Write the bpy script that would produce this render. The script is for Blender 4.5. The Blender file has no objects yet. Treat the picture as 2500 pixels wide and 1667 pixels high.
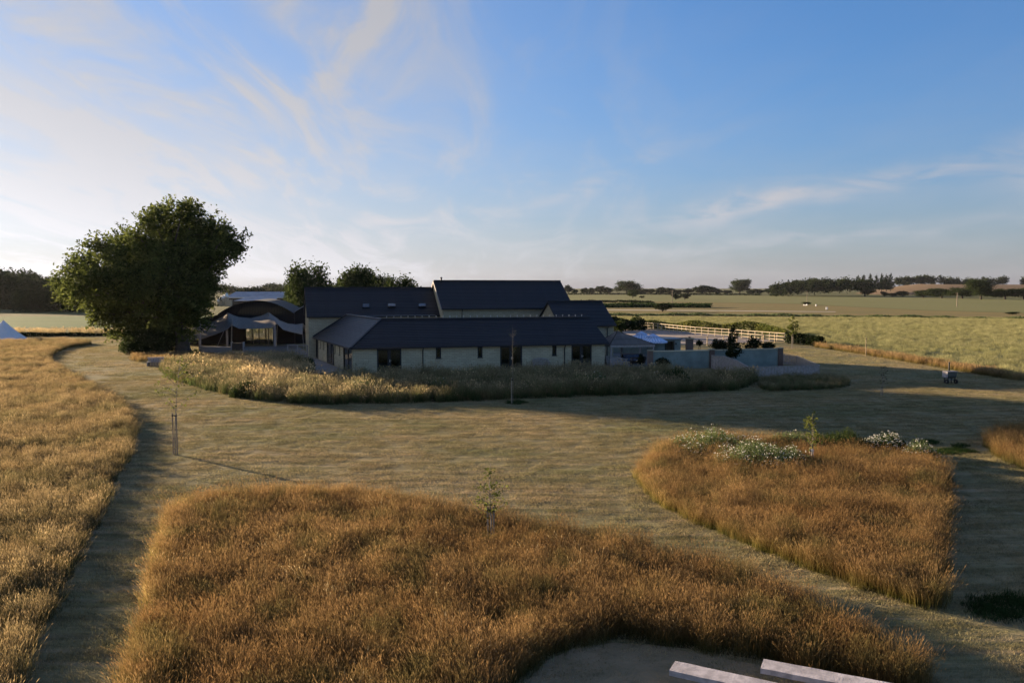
import bpy, bmesh, math, random
import numpy as np
from mathutils import Vector, Matrix
from mathutils.geometry import tessellate_polygon

# ------------------------------------------------------------------ camera, light, exposure
SC = bpy.context.scene
COL = SC.collection
CAM_H, FPX, HORIZON = 7.5, 1944.0, 703.0
PITCH = math.atan((833.5 - HORIZON) / FPX)
cam_d = bpy.data.cameras.new('camera')
cam_d.sensor_width = 36.0
cam_d.lens = 36.0 * FPX / 2500.0
cam_d.clip_start = 0.1
cam_d.clip_end = 12000
cam = bpy.data.objects.new('camera', cam_d)
COL.objects.link(cam)
cam.location = (0, 0, CAM_H)
cam.rotation_euler = (math.pi / 2 - PITCH, 0, 0)
SC.camera = cam

SUN_AZ, SUN_EL = 53.0, 8.5            # degrees left of the view axis, degrees above the horizon
SUN_STRENGTH, SKY_STRENGTH, EXPOSURE = 5.0, 0.064, 1.95
_a, _e = math.radians(SUN_AZ), math.radians(SUN_EL)
sun_dir = Vector((-math.sin(_a) * math.cos(_e), math.cos(_a) * math.cos(_e), math.sin(_e)))
sun_d = bpy.data.lights.new('sun', 'SUN')
sun_d.energy = SUN_STRENGTH
sun_d.angle = math.radians(0.6)
sun_d.color = (1.0, 0.76, 0.5)
sun = bpy.data.objects.new('sun', sun_d)
COL.objects.link(sun)
sun.rotation_euler = sun_dir.to_track_quat('Z', 'Y').to_euler()

SC.view_settings.view_transform = 'Standard'
SC.view_settings.look = 'None'
SC.view_settings.exposure = EXPOSURE
SC.view_settings.gamma = 1.0
SC.view_settings.use_curve_mapping = False
SC.render.engine = 'CYCLES'
SC.cycles.use_denoising = True
SC.cycles.denoiser = 'OPENIMAGEDENOISE'
SC.cycles.max_bounces = 6
SC.cycles.diffuse_bounces = 3
SC.cycles.glossy_bounces = 3
SC.cycles.transmission_bounces = 4
SC.cycles.transparent_max_bounces = 6
SC.cycles.sample_clamp_indirect = 6.0
SC.cycles.volume_bounces = 0


# ------------------------------------------------------------------ node expression helper
class S:
    """a socket with arithmetic"""
    def __init__(s, nt, sock): s.nt, s.k = nt, sock
    def _m(s, op, *o, clamp=False):
        n = s.nt.nodes.new('ShaderNodeMath'); n.operation = op; n.use_clamp = clamp
        for i, x in enumerate((s,) + o):
            if isinstance(x, S): s.nt.links.new(x.k, n.inputs[i])
            else: n.inputs[i].default_value = x
        return S(s.nt, n.outputs[0])
    def __add__(s, o): return s._m('ADD', o)
    def __radd__(s, o): return s._m('ADD', o)
    def __sub__(s, o): return s._m('SUBTRACT', o)
    def __rsub__(s, o): return (s * -1.0) + o
    def __mul__(s, o): return s._m('MULTIPLY', o)
    def __rmul__(s, o): return s._m('MULTIPLY', o)
    def __truediv__(s, o): return s._m('DIVIDE', o)
    def __pow__(s, o): return s._m('POWER', o)
    def exp(s): return s._m('EXPONENT')
    def abs(s): return s._m('ABSOLUTE')
    def sat(s): return s._m('ADD', 0.0, clamp=True)
    def max(s, o): return s._m('MAXIMUM', o)
    def min(s, o): return s._m('MINIMUM', o)
    def smooth(s, a, b):
        n = s.nt.nodes.new('ShaderNodeMapRange'); n.interpolation_type = 'SMOOTHSTEP'
        s.nt.links.new(s.k, n.inputs[0]); n.inputs[1].default_value = a; n.inputs[2].default_value = b
        return S(s.nt, n.outputs[0])


def sep(nt, v):
    n = nt.nodes.new('ShaderNodeSeparateXYZ'); nt.links.new(v, n.inputs[0])
    return [S(nt, o) for o in n.outputs]
def comb(nt, *xyz):
    n = nt.nodes.new('ShaderNodeCombineXYZ')
    for i, x in enumerate(xyz):
        if isinstance(x, S): nt.links.new(x.k, n.inputs[i])
        else: n.inputs[i].default_value = x
    return n.outputs[0]
def noise(nt, vec, scale, detail=4, rough=0.55, distort=0.0):
    n = nt.nodes.new('ShaderNodeTexNoise'); n.noise_dimensions = '3D'
    if vec is not None: nt.links.new(vec, n.inputs['Vector'])
    n.inputs['Scale'].default_value = scale; n.inputs['Detail'].default_value = detail
    n.inputs['Roughness'].default_value = rough; n.inputs['Distortion'].default_value = distort
    return S(nt, n.outputs[0])
def col(nt, c):
    n = nt.nodes.new('ShaderNodeRGB'); n.outputs[0].default_value = (*c, 1); return n.outputs[0]
def mix(nt, f, a, b, mode='MIX'):
    n = nt.nodes.new('ShaderNodeMix'); n.data_type = 'RGBA'; n.blend_type = mode
    if isinstance(f, S): nt.links.new(f.k, n.inputs[0])
    else: n.inputs[0].default_value = f
    for i, x in ((6, a), (7, b)):
        if isinstance(x, tuple): n.inputs[i].default_value = (*x, 1)
        else: nt.links.new(x, n.inputs[i])
    return n.outputs[2]
def attr(nt, name):
    n = nt.nodes.new('ShaderNodeAttribute'); n.attribute_name = name; return S(nt, n.outputs['Fac'])
def position(nt):
    return nt.nodes.new('ShaderNodeNewGeometry').outputs['Position']
def scaled(nt, v, x, y, z, rz=0.0):
    n = nt.nodes.new('ShaderNodeMapping'); nt.links.new(v, n.inputs[0])
    n.inputs['Scale'].default_value = (x, y, z); n.inputs['Rotation'].default_value = (0, 0, rz)
    return n.outputs[0]


# ------------------------------------------------------------------ sky
W = bpy.data.worlds.new('World'); SC.world = W; W.use_nodes = True
nt = W.node_tree; nt.nodes.clear()
out = nt.nodes.new('ShaderNodeOutputWorld')
bg = nt.nodes.new('ShaderNodeBackground')
sky = nt.nodes.new('ShaderNodeTexSky'); sky.sky_type = 'NISHITA'; sky.sun_disc = False
sky.sun_elevation = _e; sky.sun_rotation = -_a
sky.altitude = 120; sky.air_density = 1.0; sky.dust_density = 0.25; sky.ozone_density = 5.4
tc = nt.nodes.new('ShaderNodeTexCoord')
dx, dy, dz = sep(nt, tc.outputs['Generated'])
zc = dz.max(0.0) + 0.13
plane = comb(nt, dx / zc, dy / zc, 0.0)
az = dx._m('ARCTAN2', dy)                                # radians, right positive
el = dz._m('ARCSINE')
ang = comb(nt, az, el, 0.0)
WOB = (noise(nt, ang, 7.0, 3) - 0.5) * 0.10
def streak(a0, e0, length, width, tilt, soft=1.0):
    """a long soft cloud streak centred at azimuth a0, elevation e0 (radians)"""
    c, s_ = math.cos(tilt), math.sin(tilt)
    wob = WOB
    p = (az - a0) * c + (el - e0) * s_
    q = (el - e0) * c - (az - a0) * s_ + wob * 0.6
    return ((p * p) * (-1 / length ** 2) + (q * q) * (-1 / width ** 2)).exp()
fine = noise(nt, scaled(nt, ang, 3.0, 13.0, 1.0, 0.25), 3.0, 6, 0.62, 0.9)
fine2 = noise(nt, scaled(nt, plane, 1.0, 0.30, 1.0, 0.7), 2.1, 8, 0.64, 1.2)
veil = noise(nt, scaled(nt, plane, 0.5, 0.2, 1.0, -0.5), 0.9, 5, 0.5, 0.6)
leftness = 1.0 - az.smooth(-0.30, 0.42) * 0.94
wisps = fine2.smooth(0.44, 0.74) * 0.62 * leftness
veil2 = veil.smooth(0.25, 0.75) * 0.40 * leftness + leftness * 0.22
cl = wisps + veil2
cl = cl + streak(0.40, 0.115, 0.26, 0.013, 0.17) * fine.smooth(0.32, 0.66) * 0.60
cl = cl + streak(0.29, 0.098, 0.07, 0.020, 0.30) * fine.smooth(0.25, 0.62) * 0.50
cl = cl + streak(0.33, 0.055, 0.24, 0.009, 0.08) * fine.smooth(0.3, 0.65) * 0.40
cl = cl + streak(0.12, 0.135, 0.13, 0.010, 0.35) * fine.smooth(0.3, 0.65) * 0.40
cl = cl + streak(0.60, 0.12, 0.06, 0.02, 0.1) * fine.smooth(0.25, 0.6) * 0.55
cl = cl + streak(-0.27, 0.34, 0.055, 0.035, 1.25) * fine2.smooth(0.30, 0.62) * 0.95
cl = cl + streak(-0.20, 0.30, 0.16, 0.05, 0.5) * fine2.smooth(0.40, 0.7) * 0.6
cl = cl + streak(-0.58, 0.17, 0.30, 0.09, -0.35) * (veil.smooth(0.10, 0.60) * 0.50 + fine2.smooth(0.30, 0.62) * 0.40)
bank = (el * -9.0).exp() * noise(nt, scaled(nt, ang, 2.0, 11.0, 1.0, 0.05), 2.5, 7, 0.6, 0.5).smooth(0.30, 0.80) * 0.35
low = ((el.max(0.0) * -7.5).exp() * 0.88).sat()
cl = (cl + bank).sat() * dz.smooth(-0.02, 0.02)
lum = nt.nodes.new('ShaderNodeRGBToBW'); nt.links.new(sky.outputs[0], lum.inputs[0])
L = S(nt, lum.outputs[0])
squash = (L * 0.10 + 1.0)._m('POWER', -1.0) * 1.15
tint = mix(nt, 1.0, mix(nt, 1.0, sky.outputs[0], (0.95, 0.95, 0.96), 'MULTIPLY'), comb(nt, squash, squash, squash), 'MULTIPLY')
murk = comb(nt, L * 0.35 + 0.74, L * 0.31 + 0.72, L * 0.30 + 0.90)      # thick low air
cirrus = comb(nt, L * 0.50 + 1.25, L * 0.49 + 1.30, L * 0.49 + 1.50)
skymix = mix(nt, cl, mix(nt, low, tint, murk), cirrus)
nt.links.new(skymix, bg.inputs[0])
W.cycles.sampling_method = 'MANUAL'; W.cycles.sample_map_resolution = 512
bg.inputs[1].default_value = SKY_STRENGTH
nt.links.new(bg.outputs[0], out.inputs[0])


# ------------------------------------------------------------------ layout helpers
_F = np.array([0, math.cos(PITCH), -math.sin(PITCH)])
_U = np.array([0, math.sin(PITCH), math.cos(PITCH)])
_O = np.array([0, 0, CAM_H])
def ray(px, py): return np.array([1., 0, 0]) * (px - 1250) / FPX + _U * (833.5 - py) / FPX + _F
def G(px, py, z=0.0):
    """surveyed point: where the sight line (px, py) of the photograph meets the level z"""
    d = ray(px, py); return _O + d * ((z - CAM_H) / d[2])
def GY(px, py, y):
    d = ray(px, py); return _O + d * (y / d[1])
def on_plane(px, py, p0, n):
    d = ray(px, py); n = np.array(n, float); t = ((np.array(p0) - _O) @ n) / (d @ n); return _O + d * t
def lerp(a, b, t): return np.array(a) * (1 - t) + np.array(b) * t

def tag(o, label=None, cat=None, group=None, kind=None):
    if label: o['label'] = label
    if cat: o['category'] = cat
    if group: o['group'] = group
    if kind: o['kind'] = kind
    return o
def empty(name, loc=(0, 0, 0), rz=0.0, label=None, cat=None, group=None):
    o = bpy.data.objects.new(name, None); COL.objects.link(o)
    o.location = loc; o.rotation_euler = (0, 0, rz); o.empty_display_size = 0.3
    return tag(o, label, cat, group)
def link(name, me, mat=None, parent=None, loc=None):
    o = bpy.data.objects.new(name, me); COL.objects.link(o)
    if mat is not None and not me.materials: me.materials.append(mat)
    if parent is not None: o.parent = parent
    if loc is not None: o.location = loc
    return o

def auto_uv(me):
    """metre-scaled uv from each face's own plane"""
    n = len(me.loops)
    if not n: return
    co = np.empty(len(me.vertices) * 3); me.vertices.foreach_get('co', co); co = co.reshape(-1, 3)
    uv = np.zeros((n, 2))
    for p in me.polygons:
        nv = p.normal; t = Vector((0, 0, 1)).cross(nv)
        t = Vector((1, 0, 0)) if t.length < 1e-4 else t.normalized()
        b = nv.cross(t)
        for li in p.loop_indices:
            v = Vector(co[me.loops[li].vertex_index]); uv[li] = (v.dot(t), v.dot(b))
    l = me.uv_layers.new(name='uv'); l.data.foreach_set('uv', uv.ravel())

class MB:
    """collects shapes into one mesh"""
    def __init__(s): s.v, s.f = [], []
    def quad(s, *pts):
        n = len(s.v); s.v += [tuple(map(float, p)) for p in pts]; s.f.append(tuple(range(n, n + len(pts)))); return s
    def hexa(s, c):
        """8 corners: bottom ring 0-3, top ring 4-7"""
        n = len(s.v); s.v += [tuple(map(float, p)) for p in c]
        for q in ((3, 2, 1, 0), (4, 5, 6, 7), (0, 1, 5, 4), (1, 2, 6, 5), (2, 3, 7, 6), (3, 0, 4, 7)):
            s.f.append(tuple(n + i for i in q))
        return s
    def box(s, x0, x1, y0, y1, z0, z1):
        return s.hexa([(x0, y0, z0), (x1, y0, z0), (x1, y1, z0), (x0, y1, z0), (x0, y0, z1), (x1, y0, z1), (x1, y1, z1), (x0, y1, z1)])
    def bar(s, a, b, w, h, up=(0, 0, 1)):
        """square bar from a to b"""
        a, b = Vector(a), Vector(b); d = (b - a).normalized(); u = Vector(up)
        if abs(d.dot(u)) > 0.98: u = Vector((0, 1, 0))
        t = d.cross(u).normalized() * (w / 2); q = t.cross(d).normalized() * (h / 2)
        return s.hexa([a - t - q, a + t - q, b + t - q, b - t - q, a - t + q, a + t + q, b + t + q, b - t + q])
    def tube(s, pts, rad, n=8, cap=True):
        pts = [Vector(p) for p in pts]; base = len(s.v); prev = None
        for i, p in enumerate(pts):
            d = (pts[min(i + 1, len(pts) - 1)] - pts[max(i - 1, 0)]).normalized()
            x = Vector((1, 0, 0)) if abs(d.x) < 0.9 else Vector((0, 1, 0))
            if prev is not None: x = prev
            y = d.cross(x).normalized(); x = y.cross(d).normalized(); prev = x
            r = rad[i] if hasattr(rad, '__len__') else rad
            for k in range(n):
                a = 2 * math.pi * k / n; s.v.append(tuple(p + x * (r * math.cos(a)) + y * (r * math.sin(a))))
        for i in range(len(pts) - 1):
            for k in range(n):
                k2 = (k + 1) % n; o = base + i * n
                s.f.append((o + k, o + k2, o + n + k2, o + n + k))
        if cap:
            s.f.append(tuple(base + k for k in reversed(range(n)))); e = base + (len(pts) - 1) * n
            s.f.append(tuple(e + k for k in range(n)))
        return s
    def prism(s, poly, d):
        """polygon swept by vector d"""
        n = len(poly); b = len(s.v); d = np.array(d)
        s.v += [tuple(map(float, p)) for p in poly] + [tuple(map(float, np.array(p) + d)) for p in poly]
        s.f.append(tuple(reversed(range(b, b + n)))); s.f.append(tuple(range(b + n, b + 2 * n)))
        for i in range(n):
            j = (i + 1) % n; s.f.append((b + i, b + j, b + n + j, b + n + i))
        return s
    def mesh(s, name, uv=True, smooth=False):
        me = bpy.data.meshes.new(name); me.from_pydata(s.v, [], s.f)
        bm = bmesh.new(); bm.from_mesh(me); bmesh.ops.recalc_face_normals(bm, faces=bm.faces); bm.to_mesh(me); bm.free()
        if uv: auto_uv(me)
        if smooth:
            for p in me.polygons: p.use_smooth = True
        return me
    def build(s, name, mat, parent=None, smooth=False, loc=None, uv=True):
        return link(name, s.mesh(name, uv, smooth), mat, parent, loc)

def np_mesh(name, v, quads=None, tris=None, attrs=None):
    me = bpy.data.meshes.new(name)
    v = np.asarray(v, np.float32); idx, tot = [], []
    if quads is not None and len(quads): idx.append(np.asarray(quads).ravel()); tot.append(np.full(len(quads), 4))
    if tris is not None and len(tris): idx.append(np.asarray(tris).ravel()); tot.append(np.full(len(tris), 3))
    idx = np.concatenate(idx).astype(np.int32); tot = np.concatenate(tot).astype(np.int32)
    st = np.concatenate([[0], np.cumsum(tot)[:-1]]).astype(np.int32)
    me.vertices.add(len(v)); me.vertices.foreach_set('co', v.ravel())
    me.loops.add(len(idx)); me.loops.foreach_set('vertex_index', idx)
    me.polygons.add(len(tot)); me.polygons.foreach_set('loop_start', st); me.polygons.foreach_set('loop_total', tot)
    me.update(calc_edges=True)
    for k, a in (attrs or {}).items():
        at = me.attributes.new(k, 'FLOAT', 'POINT'); at.data.foreach_set('value', np.asarray(a, np.float32))
    return me


# ------------------------------------------------------------------ materials
MATS = {}
def new_mat(name):
    m = bpy.data.materials.new(name); m.use_nodes = True; MATS[name] = m
    t = m.node_tree; p = t.nodes['Principled BSDF']
    return m, t, p
def plain(name, c, rough=0.7, metal=0.0, var=0.12, scale=6.0, bump=0.0, spec=0.4):
    m, t, p = new_mat(name)
    ps = position(t)
    f = noise(t, ps, scale, 5)
    c2 = tuple(x * (1 - var * 2) for x in c); c1 = tuple(min(1, x * (1 + var)) for x in c)
    t.links.new(mix(t, f.smooth(0.3, 0.7), c2, c1), p.inputs['Base Color'])
    p.inputs['Roughness'].default_value = rough; p.inputs['Metallic'].default_value = metal
    p.inputs['Specular IOR Level'].default_value = spec
    if bump:
        b = t.nodes.new('ShaderNodeBump'); b.inputs['Strength'].default_value = bump; b.inputs['Distance'].default_value = 0.02
        t.links.new(noise(t, ps, scale * 6, 4).k, b.inputs['Height']); t.links.new(b.outputs[0], p.inputs['Normal'])
    return m
def bricky(name, c1, c2, mortar, bw, bh, ms, rough, bump=0.5, dist=0.015, spec=0.3, tint=None):
    m, t, p = new_mat(name)
    uv = t.nodes.new('ShaderNodeTexCoord').outputs['UV']
    b = t.nodes.new('ShaderNodeTexBrick'); t.links.new(uv, b.inputs['Vector'])
    b.inputs['Scale'].default_value = 1.0; b.inputs['Brick Width'].default_value = bw; b.inputs['Row Height'].default_value = bh
    b.inputs['Mortar Size'].default_value = ms; b.inputs['Mortar Smooth'].default_value = 0.2
    b.inputs['Color1'].default_value = (*c1, 1); b.inputs['Color2'].default_value = (*c2, 1); b.inputs['Mortar'].default_value = (*mortar, 1)
    n = noise(t, uv, 0.7, 6, 0.6); n2 = noise(t, uv, 9.0, 4, 0.6)
    c = mix(t, n.smooth(0.35, 0.75) * 0.5, b.outputs[0], tint or tuple(x * 0.6 for x in c1))
    c = mix(t, n2.smooth(0.3, 0.8) * 0.35, c, tuple(min(1, x * 1.3) for x in c2))
    info = t.nodes.new('ShaderNodeObjectInfo'); k = S(t, info.outputs['Random']) * 0.5 + 0.75
    c = mix(t, 1.0, c, comb(t, k, k, k), 'MULTIPLY')
    t.links.new(c, p.inputs['Base Color'])
    p.inputs['Roughness'].default_value = rough; p.inputs['Specular IOR Level'].default_value = spec
    bp = t.nodes.new('ShaderNodeBump'); bp.inputs['Strength'].default_value = bump; bp.inputs['Distance'].default_value = dist
    h = S(t, b.outputs['Fac']) * -1.0 + n2 * 0.5
    t.links.new(h.k, bp.inputs['Height']); t.links.new(bp.outputs[0], p.inputs['Normal'])
    return m
M_STONE = bricky('coursed_stone', (0.47, 0.42, 0.285), (0.35, 0.315, 0.215), (0.24, 0.215, 0.15), 0.44, 0.155, 0.014, 0.9)
M_SLATE = bricky('slate', (0.013, 0.0145, 0.0185), (0.019, 0.021, 0.026), (0.006, 0.0065, 0.008), 0.5, 10.0, 0.004, 0.52, 0.3, 0.006, 0.38, tint=(0.015, 0.016, 0.019))
M_GAZ = bricky('grey_shingle', (0.16, 0.15, 0.14), (0.11, 0.105, 0.10), (0.04, 0.04, 0.04), 0.3, 10.0, 0.004, 0.85, 0.3)
M_REDBRICK = bricky('red_brick', (0.15, 0.095, 0.075), (0.12, 0.085, 0.07), (0.18, 0.165, 0.15), 0.225, 0.075, 0.008, 0.9)
M_BLACK = plain('black_trim', (0.012, 0.012, 0.014), 0.5)
M_BLACKWOOD = plain('black_boarding', (0.008, 0.008, 0.009), 0.85)
M_DARKROOF = plain('black_barrel_roof', (0.012, 0.013, 0.014), 0.75)
M_PALEROOF = plain('pale_tin_roof', (0.30, 0.31, 0.33), 0.55, 0.2)
M_LEAD = plain('lead', (0.16, 0.17, 0.19), 0.5, 0.3)
M_STEEL = plain('steel', (0.5, 0.5, 0.5), 0.3, 1.0)
M_TENT = plain('taupe_tent_cloth', (0.25, 0.215, 0.185), 0.95, spec=0.1)
M_CANVAS = plain('white_canvas', (0.75, 0.72, 0.70), 0.95, var=0.04, spec=0.1)
M_WOOD = plain('weathered_timber', (0.24, 0.19, 0.14), 0.85, scale=4, bump=0.3)
M_GREYWOOD = plain('silvered_timber', (0.31, 0.285, 0.27), 0.85, scale=7, bump=0.3)
M_NEWWOOD = plain('pale_timber', (0.46, 0.35, 0.22), 0.8, scale=5, bump=0.2)
M_DARKWOOD = plain('dark_timber', (0.045, 0.03, 0.022), 0.8)
M_PLANK = plain('whitened_plank', (0.46, 0.42, 0.42), 0.8, var=0.16, scale=5, bump=0.4)
M_WHITE = plain('white_paint', (0.72, 0.70, 0.66), 0.6, var=0.05)
M_CREAM = plain('cream_painted_rail', (0.37, 0.30, 0.205), 0.75)
M_PAVE = bricky('paving_slabs', (0.20, 0.19, 0.185), (0.165, 0.16, 0.16), (0.09, 0.085, 0.08), 0.9, 0.6, 0.012, 0.9)
M_SAND = plain('arena_sand', (0.27, 0.215, 0.18), 0.95, scale=0.6)
M_TEAL = plain('blue_green_render', (0.18, 0.225, 0.205), 0.9, var=0.10, scale=1.2, bump=0.15)
M_RENDER = plain('pale_green_render', (0.25, 0.29, 0.26), 0.9, scale=1.5)
M_BARK = plain('bark', (0.06, 0.05, 0.04), 0.95, scale=3, bump=0.6)
M_BIRCH = plain('young_bark', (0.22, 0.19, 0.15), 0.9, scale=8)
M_STAKE = plain('stake_timber', (0.30, 0.26, 0.20), 0.85, scale=6)
M_GREEN_METAL = plain('grey_green_metal', (0.075, 0.09, 0.085), 0.5, 0.2)
M_RUBBER = plain('rubber', (0.015, 0.015, 0.015), 0.9)
M_CUSHION = plain('blue_cushion', (0.11, 0.15, 0.24), 0.95)
M_BEIGE = plain('beige_cushion', (0.36, 0.32, 0.29), 0.95)
M_TERRA = plain('terracotta', (0.20, 0.10, 0.07), 0.9)
M_SHEDROOF = plain('blue_grey_sheet_roof', (0.26, 0.28, 0.32), 0.5, 0.3, scale=0.5)

def glass_mat():
    m, t, p = new_mat('window_glass'); t.nodes.remove(p)
    o = [n for n in t.nodes if n.type == 'OUTPUT_MATERIAL'][0]
    tr = t.nodes.new('ShaderNodeBsdfTransparent'); tr.inputs[0].default_value = (0.62, 0.64, 0.62, 1)
    gl = t.nodes.new('ShaderNodeBsdfGlossy'); gl.inputs['Roughness'].default_value = 0.02
    fr = t.nodes.new('ShaderNodeFresnel'); fr.inputs[0].default_value = 1.9; mx = t.nodes.new('ShaderNodeMixShader')
    t.links.new((S(t, fr.outputs[0]) * 1.4 + 0.08).sat().k, mx.inputs[0]); t.links.new(tr.outputs[0], mx.inputs[1]); t.links.new(gl.outputs[0], mx.inputs[2]); t.links.new(mx.outputs[0], o.inputs[0])
    return m
M_GLASS = glass_mat()
def striped():
    m, t, p = new_mat('blue_white_parasol_cloth')
    x, y, z = sep(t, t.nodes.new('ShaderNodeTexCoord').outputs['UV'])
    st = (x * 22.0)._m('SINE').smooth(-0.2, 0.2)
    t.links.new(mix(t, st, (0.30, 0.42, 0.66), (0.62, 0.68, 0.80)), p.inputs['Base Color'])
    p.inputs['Roughness'].default_value = 0.9
    return m
M_PARASOL = striped()
M_PARASOL_TOP = plain('light_blue_parasol_cloth', (0.40, 0.50, 0.70), 0.9, var=0.05)

def two_sided(m, t, colour, trans=0.45, rough=0.8):
    """thin leaf or blade: reflects and lets light through"""
    p = t.nodes['Principled BSDF']; t.nodes.remove(p)
    o = [n for n in t.nodes if n.type == 'OUTPUT_MATERIAL'][0]
    d = t.nodes.new('ShaderNodeBsdfDiffuse'); r = t.nodes.new('ShaderNodeBsdfTranslucent'); mx = t.nodes.new('ShaderNodeMixShader')
    t.links.new(colour, d.inputs[0]); t.links.new(colour, r.inputs[0]); mx.inputs[0].default_value = trans
    t.links.new(d.outputs[0], mx.inputs[1]); t.links.new(r.outputs[0], mx.inputs[2]); t.links.new(mx.outputs[0], o.inputs[0])
def leaf_mat(name, dark, light, trans=0.4):
    m, t, p = new_mat(name)
    r = attr(t, 'rnd')
    c = mix(t, r, dark, light)
    two_sided(m, t, c, trans)
    return m
M_LEAF_ASH = leaf_mat('ash_leaf', (0.028, 0.042, 0.013), (0.105, 0.125, 0.034), 0.55)
M_LEAF_MID = leaf_mat('broadleaf', (0.020, 0.034, 0.012), (0.050, 0.064, 0.022))
M_LEAF_FAR = leaf_mat('far_broadleaf', (0.018, 0.028, 0.014), (0.038, 0.048, 0.022), 0.25)
M_LEAF_PINE = leaf_mat('conifer_needles', (0.010, 0.018, 0.010), (0.022, 0.032, 0.014), 0.15)
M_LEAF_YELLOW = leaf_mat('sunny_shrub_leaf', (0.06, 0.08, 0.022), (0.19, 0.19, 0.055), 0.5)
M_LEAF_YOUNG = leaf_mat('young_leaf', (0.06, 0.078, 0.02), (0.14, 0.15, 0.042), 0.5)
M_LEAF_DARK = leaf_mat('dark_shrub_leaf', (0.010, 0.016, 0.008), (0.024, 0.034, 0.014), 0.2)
M_LEAF_HERB = leaf_mat('herb_leaf', (0.06, 0.085, 0.035), (0.14, 0.17, 0.075), 0.45)
M_PETAL = leaf_mat('white_petal', (0.55, 0.53, 0.46), (0.72, 0.70, 0.62), 0.35)

def grass_mat(name, root, mid, tip, alt, patch, pscale=0.22, trans=0.45, alt_amt=0.6):
    """blade colour: from its root to its seed head, varied plant by plant and patch by patch"""
    m, t, p = new_mat(name)
    h = attr(t, 'h')
    ps = position(t)
    info = t.nodes.new('ShaderNodeObjectInfo'); rnd = S(t, info.outputs['Random'])
    n = noise(t, ps, pscale, 4, 0.6); n2 = noise(t, ps, pscale * 4.2, 3, 0.6)
    c = mix(t, h.smooth(0.05, 0.55), root, mid); c = mix(t, h.smooth(0.5, 0.95), c, tip)
    c = mix(t, n.smooth(0.42, 0.68) * 0.8, c, alt, 'MIX') if alt_amt >= 1 else mix(t, n.smooth(0.42, 0.70) * alt_amt, c, alt)
    c = mix(t, n2.smooth(0.46, 0.68) * 0.65, c, patch)
    k = rnd * 0.7 + 0.65
    g = t.nodes.new('ShaderNodeMix'); g.data_type = 'RGBA'; g.blend_type = 'MULTIPLY'; g.inputs[0].default_value = 1.0
    t.links.new(c, g.inputs[6]); t.links.new(comb(t, k, k, k), g.inputs[7])
    two_sided(m, t, g.outputs[2], trans)
    return m
M_MEADOW = grass_mat('dry_meadow_grass', (0.075, 0.082, 0.024), (0.165, 0.108, 0.040), (0.288, 0.182, 0.080), (0.175, 0.095, 0.038), (0.092, 0.095, 0.036))
M_MEADOW_L = grass_mat('pale_meadow_grass', (0.062, 0.075, 0.028), (0.165, 0.132, 0.056), (0.315, 0.232, 0.12), (0.11, 0.115, 0.047), (0.26, 0.18, 0.085))
M_BUND = grass_mat('rough_bank_grass', (0.05, 0.075, 0.026), (0.105, 0.115, 0.046), (0.26, 0.21, 0.12), (0.07, 0.10, 0.036), (0.20, 0.15, 0.075), 0.35)
M_BUND_PALE = grass_mat('pale_seeding_grass', (0.09, 0.10, 0.035), (0.28, 0.22, 0.11), (0.48, 0.37, 0.20), (0.30, 0.22, 0.10), (0.22, 0.17, 0.07), 0.3)
M_SUN_RIM = grass_mat('painted_sun_edge_grass', (0.14, 0.13, 0.032), (0.25, 0.185, 0.062), (0.40, 0.285, 0.125), (0.22, 0.18, 0.06), (0.28, 0.20, 0.07))  # sunlight on the meadow edges put into the blade colour
M_CROP = grass_mat('barley_crop', (0.19, 0.19, 0.078), (0.235, 0.23, 0.10), (0.30, 0.285, 0.14), (0.235, 0.235, 0.10), (0.275, 0.258, 0.122), 0.05, 0.3)
M_VERGE = grass_mat('orange_verge_grass', (0.10, 0.09, 0.03), (0.22, 0.15, 0.06), (0.33, 0.22, 0.11), (0.22, 0.14, 0.06), (0.17, 0.15, 0.06), 0.2)
M_LUSH = grass_mat('lush_grass', (0.02, 0.04, 0.012), (0.03, 0.055, 0.018), (0.04, 0.07, 0.02), (0.03, 0.05, 0.015), (0.04, 0.06, 0.02))

def lawn_colour(t, ps):
    """straw and green, with the lines the mower left"""
    n1 = noise(t, scaled(t, ps, 0.10, 0.16, 1, 0.2), 1.0, 5, 0.6)
    st = noise(t, scaled(t, ps, 0.16, 2.6, 1, -0.06), 1.0, 5, 0.65)
    st2 = noise(t, scaled(t, ps, 0.5, 6.0, 1, 0.03), 1.0, 4, 0.65)
    n3 = noise(t, scaled(t, ps, 2.2, 4.5, 1), 1.0, 5, 0.75)
    x, y, z = sep(t, ps)
    wob = noise(t, scaled(t, ps, 0.05, 0.05, 1), 1.0, 2) * 6.0
    ln = (((y - x * 0.10) + wob) * 5.6)._m('SINE').smooth(0.1, 0.9)
    c = mix(t, n1.smooth(0.35, 0.68), (0.385, 0.302, 0.165), (0.235, 0.228, 0.108))
    c = mix(t, st.smooth(0.46, 0.66) * 0.6, c, (0.45, 0.345, 0.22))
    c = mix(t, st2.smooth(0.48, 0.66) * 0.70, c, (0.145, 0.138, 0.068))
    c = mix(t, ln * 0.42, c, (0.175, 0.152, 0.082))
    c = mix(t, n3.smooth(0.50, 0.64) * 0.65, c, (0.125, 0.125, 0.058))
    return c
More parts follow.
